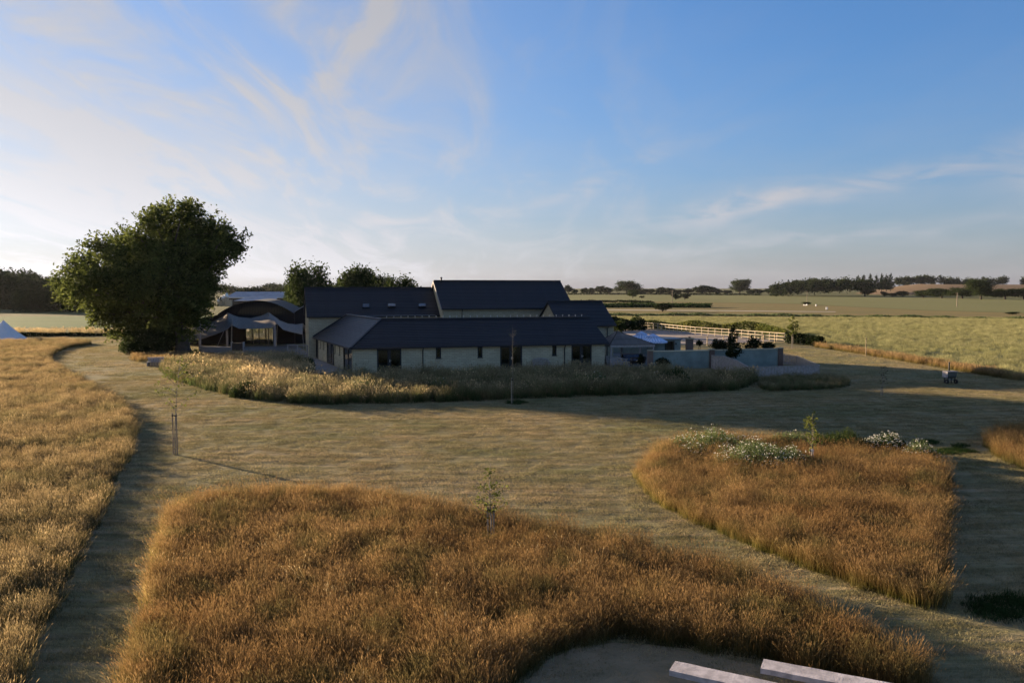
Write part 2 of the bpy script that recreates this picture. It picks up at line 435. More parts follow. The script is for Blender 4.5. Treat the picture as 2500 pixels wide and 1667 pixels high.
def lawn_mats():
    m, t, p = new_mat('mown_lawn'); ps = position(t)
    c = lawn_colour(t, ps)
    t.links.new(mix(t, 0.35, c, (0.06, 0.055, 0.03)), p.inputs['Base Color']); p.inputs['Roughness'].default_value = 1.0; p.inputs['Specular IOR Level'].default_value = 0.05
    b = t.nodes.new('ShaderNodeBump'); b.inputs['Strength'].default_value = 0.8; b.inputs['Distance'].default_value = 0.05
    h = noise(t, scaled(t, ps, 5, 9, 1), 1.0, 5, 0.7) + noise(t, scaled(t, ps, 0.3, 2.2, 1), 1.0, 3) * 1.0
    t.links.new(h.k, b.inputs['Height']); t.links.new(b.outputs[0], p.inputs['Normal'])
    m2, t, p = new_mat('mown_blades'); ps = position(t)
    info = t.nodes.new('ShaderNodeObjectInfo'); k = S(t, info.outputs['Random']) * 0.6 + 0.7
    c = mix(t, 1.0, lawn_colour(t, ps), comb(t, k, k, k), 'MULTIPLY')
    two_sided(m2, t, c, 0.35)
    return m, m2
M_LAWN, M_LAWNBLADE = lawn_mats()
def field(name, a, b, scale=0.02, sx=1.0, sy=6.0, bump=0.6):
    m, t, p = new_mat(name); ps = position(t)
    n = noise(t, scaled(t, ps, sx, sy, 1, 0.06), scale, 6, 0.6); n2 = noise(t, ps, 0.8, 5, 0.7)
    c = mix(t, n.smooth(0.3, 0.7), a, b); c = mix(t, n2.smooth(0.4, 0.8) * 0.35, c, tuple(x * 0.55 for x in a))
    t.links.new(c, p.inputs['Base Color']); p.inputs['Roughness'].default_value = 1.0; p.inputs['Specular IOR Level'].default_value = 0.05
    bb = t.nodes.new('ShaderNodeBump'); bb.inputs['Strength'].default_value = bump; bb.inputs['Distance'].default_value = 0.3
    t.links.new(n2.k, bb.inputs['Height']); t.links.new(bb.outputs[0], p.inputs['Normal'])
    return m
M_GROUND = field('dry_pasture', (0.13, 0.12, 0.05), (0.09, 0.10, 0.04))
M_F_GREEN = field('green_crop_field', (0.075, 0.125, 0.045), (0.095, 0.145, 0.05))
M_F_FAR = field('far_green_field', (0.165, 0.17, 0.07), (0.195, 0.185, 0.078), 0.008, bump=0.2)
M_F_ORANGE = field('dry_orange_grass', (0.235, 0.175, 0.075), (0.17, 0.155, 0.065), 0.03)
M_F_STUBBLE = field('stubble_field', (0.20, 0.135, 0.075), (0.17, 0.12, 0.07), 0.01, 1, 12)
M_F_BARLEY = field('barley_ground', (0.15, 0.155, 0.065), (0.20, 0.185, 0.085), 0.05)
M_CHALK = plain('chalk_track', (0.34, 0.29, 0.22), 0.95, scale=0.3)
M_CLEAR = field('worn_clearing', (0.30, 0.225, 0.135), (0.22, 0.17, 0.10), 1.2, 1, 1)
M_SOIL = field('soil', (0.05, 0.045, 0.02), (0.07, 0.06, 0.03), 0.5)
M_DARKCROP = leaf_mat('dark_row_crop', (0.025, 0.045, 0.016), (0.05, 0.075, 0.025), 0.3)

# ------------------------------------------------------------------ ground and fields
def sheet(name, pts, mat, z=0.0, parent=None):
    vs = [Vector((float(p[0]), float(p[1]), z)) for p in pts]
    tri = tessellate_polygon([vs])
    me = bpy.data.meshes.new(name); me.from_pydata([tuple(v) for v in vs], [], [tuple(t) for t in tri])
    bm = bmesh.new(); bm.from_mesh(me)
    for f in bm.faces:
        if f.normal.z < 0: f.normal_flip()
    bm.to_mesh(me); bm.free(); auto_uv(me)
    return link(name, me, mat, parent)
def P(*px): return [G(x, y)[:2] for x, y in px]
def structure(o, label=None, cat=None): return tag(o, label, cat, kind='structure')

structure(sheet('ground', [(-6000, -300), (6000, -300), (6000, 9000), (-6000, 9000)], M_GROUND, -0.02), 'open dry pasture reaching to the horizon', 'ground')
LAWN = [(-130, -5), (-130, 119), (-70, 128), (-40, 128), (-5, 120), (20, 112), (45, 116), G(1940, 836)[:2], G(2080, 862)[:2], G(2330, 905)[:2], G(2500, 930)[:2], (75, 55), (75, -5)]
structure(sheet('lawn', LAWN, M_LAWN, 0.0), 'mown summer lawn with straw coloured mowing streaks', 'lawn')
structure(sheet('barley_field', P((1300, 774), (2700, 780)) + [(160, 60), (75, 52)] + P((2500, 925), (2330, 900), (2080, 858), (1940, 832), (1880, 812), (1500, 790), (1300, 785)), M_F_BARLEY, 0.006), 'pale green barley field right of the barns', 'field')
structure(sheet('far_green_field', P((1250, 722), (1500, 719), (1900, 722.5), (2300, 727.5), (2800, 731), (2800, 772), (2250, 757), (1950, 742), (1700, 737), (1250, 733)), M_F_FAR, 0.02), 'broad green field below the far tree line', 'field')
structure(sheet('rough_dry_field', P((1250, 733.5), (1700, 737.5), (1950, 742.5), (2250, 757.5), (2800, 772.5), (2800, 779.5), (1250, 773.5)), M_F_ORANGE, 0.012), 'rough orange grass between hedge and far field', 'field')
structure(sheet('chalk_track', P((1470, 755.5), (1750, 757.8), (2040, 760.5), (2040, 761.8), (1750, 759.4), (1470, 757.4)), M_CHALK, 0.02), 'pale chalk track crossing the rough field', 'track')
structure(sheet('near_green_field', P((-300, 774), (760, 770), (760, 800), (560, 806), (230, 800), (-300, 800)), M_F_GREEN, 0.01), 'green field behind the big ash tree', 'field')
structure(sheet('riding_arena', P((1470, 803), (1560, 802.5), (1700, 812), (1905, 833), (1760, 838), (1600, 842), (1470, 842)), M_SAND, 0.012), 'pinkish sand riding arena beside white fence', 'arena')

def hills():
    xs = np.linspace(150, 2600, 50); ys = np.linspace(760, 2600, 36); v = []; q = []
    for j, y in enumerate(ys):
        for i, x in enumerate(xs):
            fx = min(1, max(0, (x / y - 0.435) / 0.07)); fy = min(1, max(0, (y - 780) / 420))
            fx = fx * fx * (3 - 2 * fx); fy = fy * fy * (3 - 2 * fy)
            v.append((x, y, -1.0 + fx * fy * (15.0 + 1.5 * math.sin(x * 0.006))))
    for j in range(len(ys) - 1):
        for i in range(len(xs) - 1):
            a = j * len(xs) + i; q.append((a, a + 1, a + len(xs) + 1, a + len(xs)))
    me = np_mesh('hill', v, q)
    for p in me.polygons: p.use_smooth = True
    return link('hill', me, M_F_STUBBLE)
structure(hills(), 'low hill of brown stubble beyond the right wood', 'hill')
def hill_z(x, y):
    fx = min(1, max(0, (x / y - 0.435) / 0.07)); fy = min(1, max(0, (y - 780) / 420))
    fx = fx * fx * (3 - 2 * fx); fy = fy * fy * (3 - 2 * fy)
    return max(0.0, -1.0 + fx * fy * (15.0 + 1.5 * math.sin(x * 0.006)))

# ------------------------------------------------------------------ barns: a slightly skewed site grid, a along the long front, b away from it
BC = G(856, 850, 2.25); BR = G(1487.5, 838, 2.25); BB = G(764, 823, 2.25)
BU = (BR - BC) / np.linalg.norm(BR - BC); BV = (BB - BC) / np.linalg.norm(BB - BC)
def B(a, b, z=0.0):
    q = BC + BU * a + BV * b; return np.array([q[0], q[1], z])
_Minv = np.linalg.inv(np.array([BU[:2], BV[:2]]).T)
def AB(p): return _Minv @ (np.array(p)[:2] - BC[:2])
NF = np.array([BU[1], -BU[0], 0]); NW = np.array([-BV[1], BV[0], 0])     # outward normals of front and west faces
def front_a(px, b=0.25): return AB(on_plane(px, 850, B(0, b), NF))[0]
def west_b(px, a=0.25): return AB(on_plane(px, 850, B(a, 0), NW))[1]
def front_z(px, py, b=0.25): return on_plane(px, py, B(0, b), NF)[2]
def west_z(px, py, a=0.25): return on_plane(px, py, B(a, 0), NW)[2]
def fbox(mb, a0, a1, b0, b1, z0, z1):
    return mb.hexa([B(a0, b0, z0), B(a1, b0, z0), B(a1, b1, z0), B(a0, b1, z0), B(a0, b0, z1), B(a1, b0, z1), B(a1, b1, z1), B(a0, b1, z1)])

def courses(parent, e0, e1, r0, r1, n, mat, lift=0.045, thick=0.03):
    """overlapping courses from the eave (e0-e1) up to the ridge (r0-r1), each its own piece"""
    e0, e1, r0, r1 = map(np.array, (e0, e1, r0, r1))
    nrm = np.cross(e1 - e0, r0 - e0); nrm = nrm / np.linalg.norm(nrm); nrm = nrm if nrm[2] > 0 else -nrm
    rng = random.Random(n)
    for i in range(n):
        t0, t1 = i / n, min(1.0, (i + 1.15) / n)
        j = rng.uniform(-0.004, 0.004)
        a, b, c, d = lerp(e0, r0, t0), lerp(e1, r1, t0), lerp(e1, r1, t1), lerp(e0, r0, t1)
        lo, hi = nrm * (lift + j), nrm * 0.004
        m = MB(); m.hexa([a, b, c, d, a + lo, b + lo, c + hi, d + hi]); m.build('slate_course', mat, parent)
def slab(e0, e1, r0, r1, name, mat, parent, t=0.12):
    e0, e1, r0, r1 = map(np.array, (e0, e1, r0, r1)); dz = np.array([0, 0, t])
    return MB().hexa([e0 - dz, e1 - dz, r1 - dz, r0 - dz, e0 - dz * 0.02, e1 - dz * 0.02, r1 - dz * 0.02, r0 - dz * 0.02]).build(name, mat, parent)

def wall_run(length, z0, z1, openings):
    """rectangles (s0, s1, z0, z1) of a wall around its openings"""
    out = []; xs = sorted(openings); x = 0.0
    for (s0, s1, oz0, oz1) in xs:
        if s0 > x: out.append((x, s0, z0, z1))
        if oz0 > z0: out.append((s0, s1, z0, oz0))
        if oz1 < z1: out.append((s0, s1, oz1, z1))
        x = s1
    if x < length: out.append((x, length, z0, z1))
    return out

class Face:
    """a wall face: s runs along it, d is depth into the wall"""
    def __init__(s, org, sdir, inward): s.o, s.s, s.d = np.array(org), np.array(sdir), np.array(inward)
    def p(s, x, d, z): q = s.o + s.s * x + s.d * d; return np.array([q[0], q[1], z])
    def box(s, mb, x0, x1, d0, d1, z0, z1):
        return mb.hexa([s.p(x0, d0, z0), s.p(x1, d0, z0), s.p(x1, d1, z0), s.p(x0, d1, z0), s.p(x0, d0, z1), s.p(x1, d0, z1), s.p(x1, d1, z1), s.p(x0, d1, z1)])
def make_window(face, parent, s0, s1, z0, z1):
    m = MB(); w = 0.09
    face.box(m, s0, s1, 0.05, 0.14, z0, z0 + w); face.box(m, s0, s1, 0.05, 0.14, z1 - w, z1)
    face.box(m, s0, s0 + w, 0.05, 0.14, z0 + w, z1 - w); face.box(m, s1 - w, s1, 0.05, 0.14, z0 + w, z1 - w)
    f = m.build('window', M_BLACK, parent)
    g = MB(); face.box(g, s0 + w, s1 - w, 0.09, 0.11, z0 + w, z1 - w); g.build('pane', M_GLASS, f)
    g = MB(); face.box(g, s0 - 0.04, s1 + 0.04, -0.05, 0.05, z0 - 0.06, z0); g.build('sill', M_BLACK, f)
def make_door(face, parent, s0, s1, z1, leaves=2, handle=1):
    m = MB(); w = 0.13; z0 = 0.02
    face.box(m, s0, s1, 0.05, 0.18, z1 - w, z1); face.box(m, s0, s0 + w, 0.05, 0.18, z0, z1 - w); face.box(m, s1 - w, s1, 0.05, 0.18, z0, z1 - w)
    face.box(m, s0 + w, s1 - w, 0.06, 0.17, z0, z0 + w)
    st = (s1 - s0) / leaves
    for k in range(1, leaves): face.box(m, s0 + st * k - 0.15, s0 + st * k + 0.15, 0.06, 0.17, z0 + w, z1 - w)
    f = m.build('door', M_BLACK, parent)
    for k in range(leaves):
        a = s0 + st * k + (w if k == 0 else 0.15); b = s0 + st * (k + 1) - (w if k == leaves - 1 else 0.15)
        g = MB(); face.box(g, a, b, 0.10, 0.12, z0 + w, z1 - w); g.build('pane', M_GLASS, f)
    if handle:
        g = MB(); n = 7; c0, c1 = s1 - w - 0.34, s1 - w - 0.02
        for k in range(n): face.box(g, c0 + (c1 - c0) * k / n, c0 + (c1 - c0) * (k + 1) / n, 0.26 + 0.03 * (k % 2), 0.29 + 0.03 * (k % 2), 0.06, z1 - w)
        g.build('curtain', M_BEIGE, f)
        g = MB(); face.box(g, s0 + w, s0 + st - 0.1, 0.6, 1.4, 0.03, 0.62); face.box(g, s0 + w, s0 + st - 0.1, 0.55, 0.75, 0.62, 0.85); g.build('bed_seen_inside', M_CUSHION, f)
        x = (s0 + s1) / 2 + 0.02; h = MB(); face.box(h, x, x + 0.05, -0.01, 0.05, 0.92, 1.16); face.box(h, x + 0.02, x + 0.17, -0.06, -0.02, 1.05, 1.09)
        h.build('handle', M_STEEL, f)
def downpipe(face, parent, s, z1):
    pts = [face.p(s, -0.32, z1), face.p(s, -0.28, z1 - 0.12), face.p(s, -0.07, z1 - 0.33), face.p(s, -0.06, z1 - 0.5), face.p(s, -0.06, 0.05)]
    MB().tube(pts, 0.045, 8).build('downpipe', M_BLACK, parent)

# --- the low L-shaped range in front
EZ, RZ, HB = 2.25, 4.6, 3.65
AE = 24.15
low = empty('low_stone_range', B(0, 0), 0, 'long low stone range with dark slate hipped roof along the front', 'building')
def bring(o, root):           # keep world place when the root stands at the base corner
    o.parent = root; o.matrix_parent_inverse = Matrix.Translation(-Vector(root.location)); return o
class Root:
    """collect parts whose coordinates are already in world space under a root standing at its base"""
    def __init__(s, root): s.r = root; s.before = set(bpy.data.objects)
    def done(s):
        inv = Matrix.Translation(-Vector(s.r.location))
        for o in s.r.children:
            o.matrix_parent_inverse = inv
rt = Root(low)
ff = Face(B(0, 0.25), BU, -NF)
fw = Face(B(0.25, 0), BV, -NW)
ops = []
for p0, p1 in ((920, 980), (1221, 1275), (1395, 1445)): ops.append((front_a(p0), front_a(p1), 0.0, 2.13))
win = []
for p0, p1, q0, q1 in ((1064, 1077, 848, 874.5), (1166, 1178, 846, 872.5), (1348, 1359, 841, 867.5)):
    win.append((front_a(p0), front_a(p1), front_z(p0, q1), 2.13))
m = MB()
for (s0, s1, z0, z1) in wall_run(AE - 0.3, 0.0, EZ + 0.02, ops + win):
    if s0 < 0.25: s0 = 0.25
    ff.box(m, s0, s1, 0.0, 0.32, z0, z1)
m.build('front_wall', M_STONE, low)
for o in ops: make_door(ff, low, *o[:2], o[3])
for o in win: make_window(ff, low, *o)
wop = []
for p0, p1 in ((837, 859), (797, 814), (770, 777)):
    b1, b0 = west_b(p0), west_b(p1); wop.append((max(b0, 0.7), b1, 0.0, 2.13))
wwin = []
for p in (829, 817.6, 790, 782):
    b0 = west_b(p + 1.2); wwin.append((b0, b0 + 0.42, 1.25, 2.13))
allw = sorted(wop + wwin); clean = []
for o in allw:
    if clean and o[0] < clean[-1][1] + 0.15: o = (clean[-1][1] + 0.2, max(o[1], clean[-1][1] + 0.6), o[2], o[3])
    clean.append(o)
m = MB()
for (s0, s1, z0, z1) in wall_run(17.2, 0.0, EZ + 0.02, clean):
    if s0 < 0.62: s0 = 0.62
    fw.box(m, s0, s1, 0.0, 0.32, z0, z1)
m.build('west_wall', M_STONE, low)
for o in clean:
    if o[2] == 0.0: make_door(fw, low, *o[:2], o[3], 2, 0)
    else: make_window(fw, low, *o)
# east gable, back walls
m = MB(); d3 = BU * -0.3
m.prism([B(AE - 0.3, 0.6, 0), B(AE - 0.3, 7.0, 0), B(AE - 0.3, 7.0, EZ), B(AE - 0.3, HB, RZ - 0.2), B(AE - 0.3, 0.6, EZ)], d3)
m.build('east_gable_wall', M_STONE, low)
m = MB(); fbox(m, 7.4, AE - 0.65, 6.7, 7.0, 0, EZ); fbox(m, 6.75, 7.05, 7.1, 17.2, 0, EZ); m.build('back_wall', M_STONE, low)
# roofs
Rf = slab(B(0, 0, EZ), B(AE, 0, EZ), B(HB, HB, RZ), B(AE, HB, RZ), 'front_roof', M_SLATE, low)
courses(Rf, B(0, 0, EZ), B(AE, 0, EZ), B(HB, HB, RZ), B(AE, HB, RZ), 17, M_SLATE)
Rw = slab(B(0, 17.2, EZ), B(0, 0, EZ), B(HB, 17.2, RZ), B(HB, HB, RZ), 'west_roof', M_SLATE, low)
courses(Rw, B(0, 17.2, EZ), B(0, 0, EZ), B(HB, 17.2, RZ), B(HB, HB, RZ), 17, M_SLATE)
slab(B(7.3, 7.3, EZ), B(AE, 7.3, EZ), B(HB, HB + .01, RZ), B(AE, HB + .01, RZ), 'back_roof', M_SLATE, low)
slab(B(7.3, 17.2, EZ), B(7.3, 7.3, EZ), B(HB + .01, 17.2, RZ), B(HB + .01, HB, RZ), 'courtyard_roof', M_SLATE, low)
MB().bar(B(HB, HB, RZ + 0.05), B(AE, HB, RZ + 0.05), 0.26, 0.10).build('ridge', M_SLATE, low)
MB().bar(B(HB, HB + .1, RZ + 0.05), B(HB, 17.2, RZ + 0.05), 0.26, 0.10).build('ridge', M_LEAD, low)
MB().bar(B(-0.02, -0.02, EZ + 0.05), B(HB, HB, RZ + 0.06), 0.2, 0.07).build('hip_ridge', M_SLATE, low)
MB().bar(B(-0.05, 17.15, EZ + 0.07), B(HB, 17.15, RZ + 0.09), 0.24, 0.12).build('verge', M_BLACK, low)
MB().bar(B(0.1, -0.07, EZ - 0.06), B(AE - 0.1, -0.07, EZ - 0.06), 0.12, 0.10).build('gutter', M_BLACK, low)
MB().bar(B(-0.07, 0.1, EZ - 0.06), B(-0.07, 17.0, EZ - 0.06), 0.12, 0.10).build('gutter', M_BLACK, low)
for p in (1032, 1378): downpipe(ff, low, front_a(p), EZ - 0.05)
downpipe(fw, low, west_b(815.5), EZ - 0.05)
cl_me = MB().tube([(0, 0, 0), (0, 0, 0.16)], [0.03, 0.02], 5).box(-0.05, 0.05, -0.02, 0.02, 0.14, 0.2).mesh('ridge_bracket')
cl_me.materials.append(M_STEEL)
for i in range(30): link('ridge_bracket', cl_me, None, low, tuple(B(HB + 0.5 + i * 0.66, HB, RZ + 0.09)))
rt.done()

# --- gabled barns behind
def gable_barn(name, label, a0, a1, b0, ez, br, rz, n, wall_base=0.0, over=0.25):
    root = empty(name, B(a0, b0), 0, label, 'building'); r = Root(root)
    b1 = 2 * br - b0
    Bs = B; shear = lambda a, b, z=0.0: Bs(a + 0.13 * (b - b0), b, z)
    def B_(a, b, z=0.0): return shear(a, b, z)
    def fbox_(mb, a0, a1, b0, b1, z0, z1): return mb.hexa([B_(a0, b0, z0), B_(a1, b0, z0), B_(a1, b1, z0), B_(a0, b1, z0), B_(a0, b0, z1), B_(a1, b0, z1), B_(a1, b1, z1), B_(a0, b1, z1)])
    m = MB(); fbox_(m, a0 + 0.2, a1 - 0.2, b0 + 0.3, b0 + 0.65, wall_base, ez + 0.05); m.build('front_wall', M_STONE, root)
    m = MB(); fbox_(m, a0 + 0.2, a1 - 0.2, b1 - 0.65, b1 - 0.3, wall_base, ez + 0.05); m.build('back_wall', M_STONE, root)
    for aa, s in ((a0 + 0.2, 1), (a1 - 0.2, -1)):
        m = MB(); d = BU * 0.3 * s; z_ = lambda t: ez + (rz - ez) * t - 0.12
        m.prism([B_(aa, b0 + 0.66, 0), B_(aa, b1 - 0.66, 0), B_(aa, b1 - 0.66, z_(0.66 / (br - b0))), B_(aa, br, rz - 0.12), B_(aa, b0 + 0.66, z_(0.66 / (br - b0)))], d)
        m.build('gable_wall', M_STONE, root)
    R = slab(B_(a0, b0, ez), B_(a1, b0, ez), B_(a0, br, rz), B_(a1, br, rz), 'front_roof', M_SLATE, root, 0.14)
    courses(R, B_(a0, b0, ez), B_(a1, b0, ez), B_(a0, br, rz), B_(a1, br, rz), n, M_SLATE)
    slab(B_(a0, b1, ez), B_(a1, b1, ez), B_(a0, br + .01, rz), B_(a1, br + .01, rz), 'back_roof', M_SLATE, root, 0.14)
    MB().bar(B_(a0, br, rz + 0.05), B_(a1, br, rz + 0.05), 0.28, 0.10).build('ridge', M_SLATE, root)
    MB().bar(B_(a0 + 0.05, b0 - 0.07, ez - 0.06), B_(a1 - 0.05, b0 - 0.07, ez - 0.06), 0.12, 0.11).build('gutter', M_BLACK, root)
    return root, r, R
lb, rl, Rmain = gable_barn('long_stone_barn', 'long stone barn with slate roof and three small skylights', -0.6, 14.1, 17.3, 4.45, 21.3, 7.52, 19)
e0, e1, r0 = B(0, 17.3, 4.45), B(10, 17.3, 4.45), B(0, 21.3, 7.52)
nrm = np.cross(e1 - e0, r0 - e0); nrm /= np.linalg.norm(nrm)
for i, (p0, p1) in enumerate(((885, 902), (947, 965), (1022, 1039))):
    a, b, c, d = [on_plane(x, y, e0 + nrm * 0.03, nrm) for x, y in ((p0, 752), (p1, 752), (p1, 741), (p0, 741))]
    m = MB(); k = nrm * 0.10
    for s0, s1 in ((a, b), (b, c), (c, d), (d, a)): m.bar(s0 + k * 0.5, s1 + k * 0.5, 0.07, 0.12, nrm)
    f = m.build('skylight', M_BLACK, lb)
    tilt = np.array([0, 0, 0.0 if i == 0 else 0.16])
    MB().hexa([a + k * .5 + tilt, b + k * .5 + tilt, c + k * .5, d + k * .5, a + k * .8 + tilt, b + k * .8 + tilt, c + k * .8, d + k * .8]).build('pane', M_GLASS, f)
MB().bar(B(4.6, 17.18, 4.49), B(13.2, 17.18, 4.49), 0.2, 0.06).build('lead_flashing', M_LEAD, lb)
rl.done()
tb, rtb, Rtall = gable_barn('tall_stone_barn', 'tallest stone barn with steep slate roof and flue pipe', 13.35, 28.6, 15.5, 5.25, 20.0, 8.3, 20)
MB().tube([B(14.75, 19.7, 8.1), B(14.75, 19.7, 8.62)], 0.09, 10).tube([B(14.75, 19.7, 8.62), B(14.75, 19.7, 8.72)], 0.14, 10).build('flue', M_BLACK, tb)
fb = Face(B(0, 15.8), BU, -NF)
downpipe(fb, tb, front_a(1128, 15.8), 5.2); downpipe(fb, tb, front_a(1382, 15.8), 5.2)
for s in (-1, 1):
    MB().bar(B(13.33 + 0.585, 20.0, 8.2), B(13.33 + 0.13 * (4.5 + s * 4.5), 20.0 + s * 4.5, 5.15), 0.04, 0.2).build('barge_board', M_GREYWOOD, tb)
rtb.done()
rb, rrb, _ = gable_barn('right_stone_barn', 'stone barn with plain slate roof, rightmost behind the range', 23.2, 29.5, 8.0, 3.57, 12.0, 6.05, 17)
downpipe(Face(B(0, 8.3), BU, -NF), rb, front_a(1482, 8.3), 3.5)
rrb.done()

# --- terrace
TERR = [B(0.2, 17.0)[:2], B(0.2, 0.0)[:2], B(-1.4, -1.2)[:2], B(-4.2, 1.0)[:2], B(-4.5, 9.0)[:2], B(-9.0, 14.0)[:2], G(500, 868)[:2], G(500, 846)[:2], G(720, 840)[:2]]
structure(sheet('terrace', TERR, M_PAVE, 0.012), 'grey paved terrace between tent and low range', 'terrace')
wl = empty('terrace_wall', G(487, 860), 0, 'low grey stone wall edging the tent terrace', 'wall'); r = Root(wl)
pa, pb = G(487, 860), G(566, 862); pc, pd = G(596, 862), G(700, 860)
for i, (q0, q1) in enumerate(((pa, pb), (pc, pd))):
    u_ = (q1 - q0) / np.linalg.norm(q1 - q0); f_ = Face(q0, u_, np.array([-u_[1], u_[0], 0])); L_ = np.linalg.norm(q1 - q0)
    m = MB(); f_.box(m, 0, L_, 0, 0.4, 0, 0.62); m.build('wall_panel', M_PAVE, wl)
    m = MB(); f_.box(m, -0.04, L_ + 0.04, -0.05, 0.45, 0.62, 0.70); m.build('coping', M_PAVE, wl)
r.done()
ra = empty('terrace_railing', G(702, 868), 0, 'timber handrail on posts beside the long barn', 'railing'); r = Root(ra)
q0, q1 = G(702, 868), G(752, 870)
for t in (0.02, 0.5, 0.98):
    p = lerp(q0, q1, t); MB().bar(p, p + np.array([0, 0, 1.15]), 0.12, 0.12).build('post', M_GREYWOOD, ra)
MB().bar(q0 + np.array([0, 0, 1.2]), q1 + np.array([0, 0, 1.2]), 0.16, 0.08).build('handrail', M_GREYWOOD, ra)
MB().bar(q0 + np.array([0, 0, 0.25]), q1 + np.array([0, 0, 0.25]), 0.06, 0.12).build('bottom_rail', M_GREYWOOD, ra)
r.done()

# ------------------------------------------------------------------ black barrel-roofed barn
def arch_barn():
    o = GY(628, 840, 106.0); o[2] = 0
    root = empty('barrel_roofed_barn', o, math.atan2(BU[1], BU[0]) * 0.7, 'black barrel-roofed barn with glazed doors behind the tent', 'building')
    R, n, L, hw, sp, rise = 4.9, 20, 16.0, 4.85, 4.0, 1.75
    def arc(k, h=0): x = -hw + 2 * hw * k / n; return x, sp + rise * (1 - (x / hw) ** 2) + h
    m = MB()
    for k in range(n):
        x0, z0 = arc(k); x1, z1 = arc(k + 1)
        m.hexa([(x0, -0.25, z0), (x1, -0.25, z1), (x1, L, z1), (x0, L, z0), (x0, -0.25, z0 + .1), (x1, -0.25, z1 + .1), (x1, L, z1 + .1), (x0, L, z0 + .1)])
    m.build('roof', M_DARKROOF, root)
    # end wall as vertical boards with the door opening left free
    d0, d1, dz = -1.5, 2.0, 2.25
    nb = 48
    for i in range(nb):
        x0 = -hw + 2 * hw * i / nb; x1 = x0 + 2 * hw / nb - 0.012; xm = (x0 + x1) / 2
        zt = sp + rise * (1 - (xm / hw) ** 2) - 0.02
        z0 = dz if d0 < xm < d1 else 0.0
        MB().box(x0, x1, 0.0, 0.05, z0, zt).build('board', M_BLACKWOOD, root)
    MB().box(-hw, hw, 0.07, 0.2, dz, sp).box(-hw, d0 - .1, 0.07, 0.2, 0, dz).box(d1 + .1, hw, 0.07, 0.2, 0, dz).build('end_wall', M_BLACKWOOD, root)
    MB().box(-hw, -hw + .15, 0.25, L, 0, sp).box(hw - .15, hw, 0.25, L, 0, sp).build('side_wall', M_BLACKWOOD, root)
    dr = MB().box(d0 - .1, d1 + .1, 0.02, 0.16, dz - .12, dz + .02).box(d0 - .1, d0, 0.02, 0.16, 0, dz - .12).box(d1, d1 + .1, 0.02, 0.16, 0, dz - .12)
    for k in range(1, 4): x = d0 + (d1 - d0) * k / 4; dr.box(x - .06, x + .06, 0.03, 0.15, 0, dz - .12)
    df = dr.build('glazed_doors', M_BLACK, root)
    for k in range(4):
        x0 = d0 + (d1 - d0) * k / 4; MB().box(x0 + .06, x0 + (d1 - d0) / 4 - .06, 0.07, 0.09, 0.05, dz - .12).build('pane', M_GLASS, df)
    # lean-to on the left
    MB().hexa([(-10.5, 0.4, 2.6), (-hw, 0.4, 3.9), (-hw, L, 3.9), (-10.5, L, 2.6), (-10.5, 0.4, 2.7), (-hw, 0.4, 4.0), (-hw, L, 4.0), (-10.5, L, 2.7)]).build('lean_to_roof', M_DARKROOF, root)
    MB().prism([(-10.3, 0.6, 0), (-hw - .02, 0.6, 0), (-hw - .02, 0.6, 3.85), (-10.3, 0.6, 2.6)], (0, 0.15, 0)).build('lean_to_wall', M_BLACKWOOD, root)
    # second, paler arched bay on the right
    m = MB()
    for k in range(n):
        x0, z0 = arc(k, 0.25); x1, z1 = arc(k + 1, 0.25); x0 += 2 * hw + .02; x1 += 2 * hw + .02
        m.hexa([(x0, 0.6, z0), (x1, 0.6, z1), (x1, L, z1), (x0, L, z0), (x0, 0.6, z0 + .1), (x1, 0.6, z1 + .1), (x1, L, z1 + .1), (x0, L, z0 + .1)])
    m.build('side_bay_roof', M_PALEROOF, root)
    poly = [(hw + .02, 0.8, 0), (3 * hw, 0.8, 0)] + [(arc(k)[0] + 2 * hw, 0.8, arc(k)[1] + 0.25) for k in range(n, -1, -1)]
    MB().prism(poly, (0, 0.15, 0)).build('side_bay_wall', M_BLACKWOOD, root)
    MB().tube([(hw, -0.1, 3.9), (hw, -0.1, 0.05)], 0.05, 8).build('downpipe', M_BLACK, root)
arch_barn()

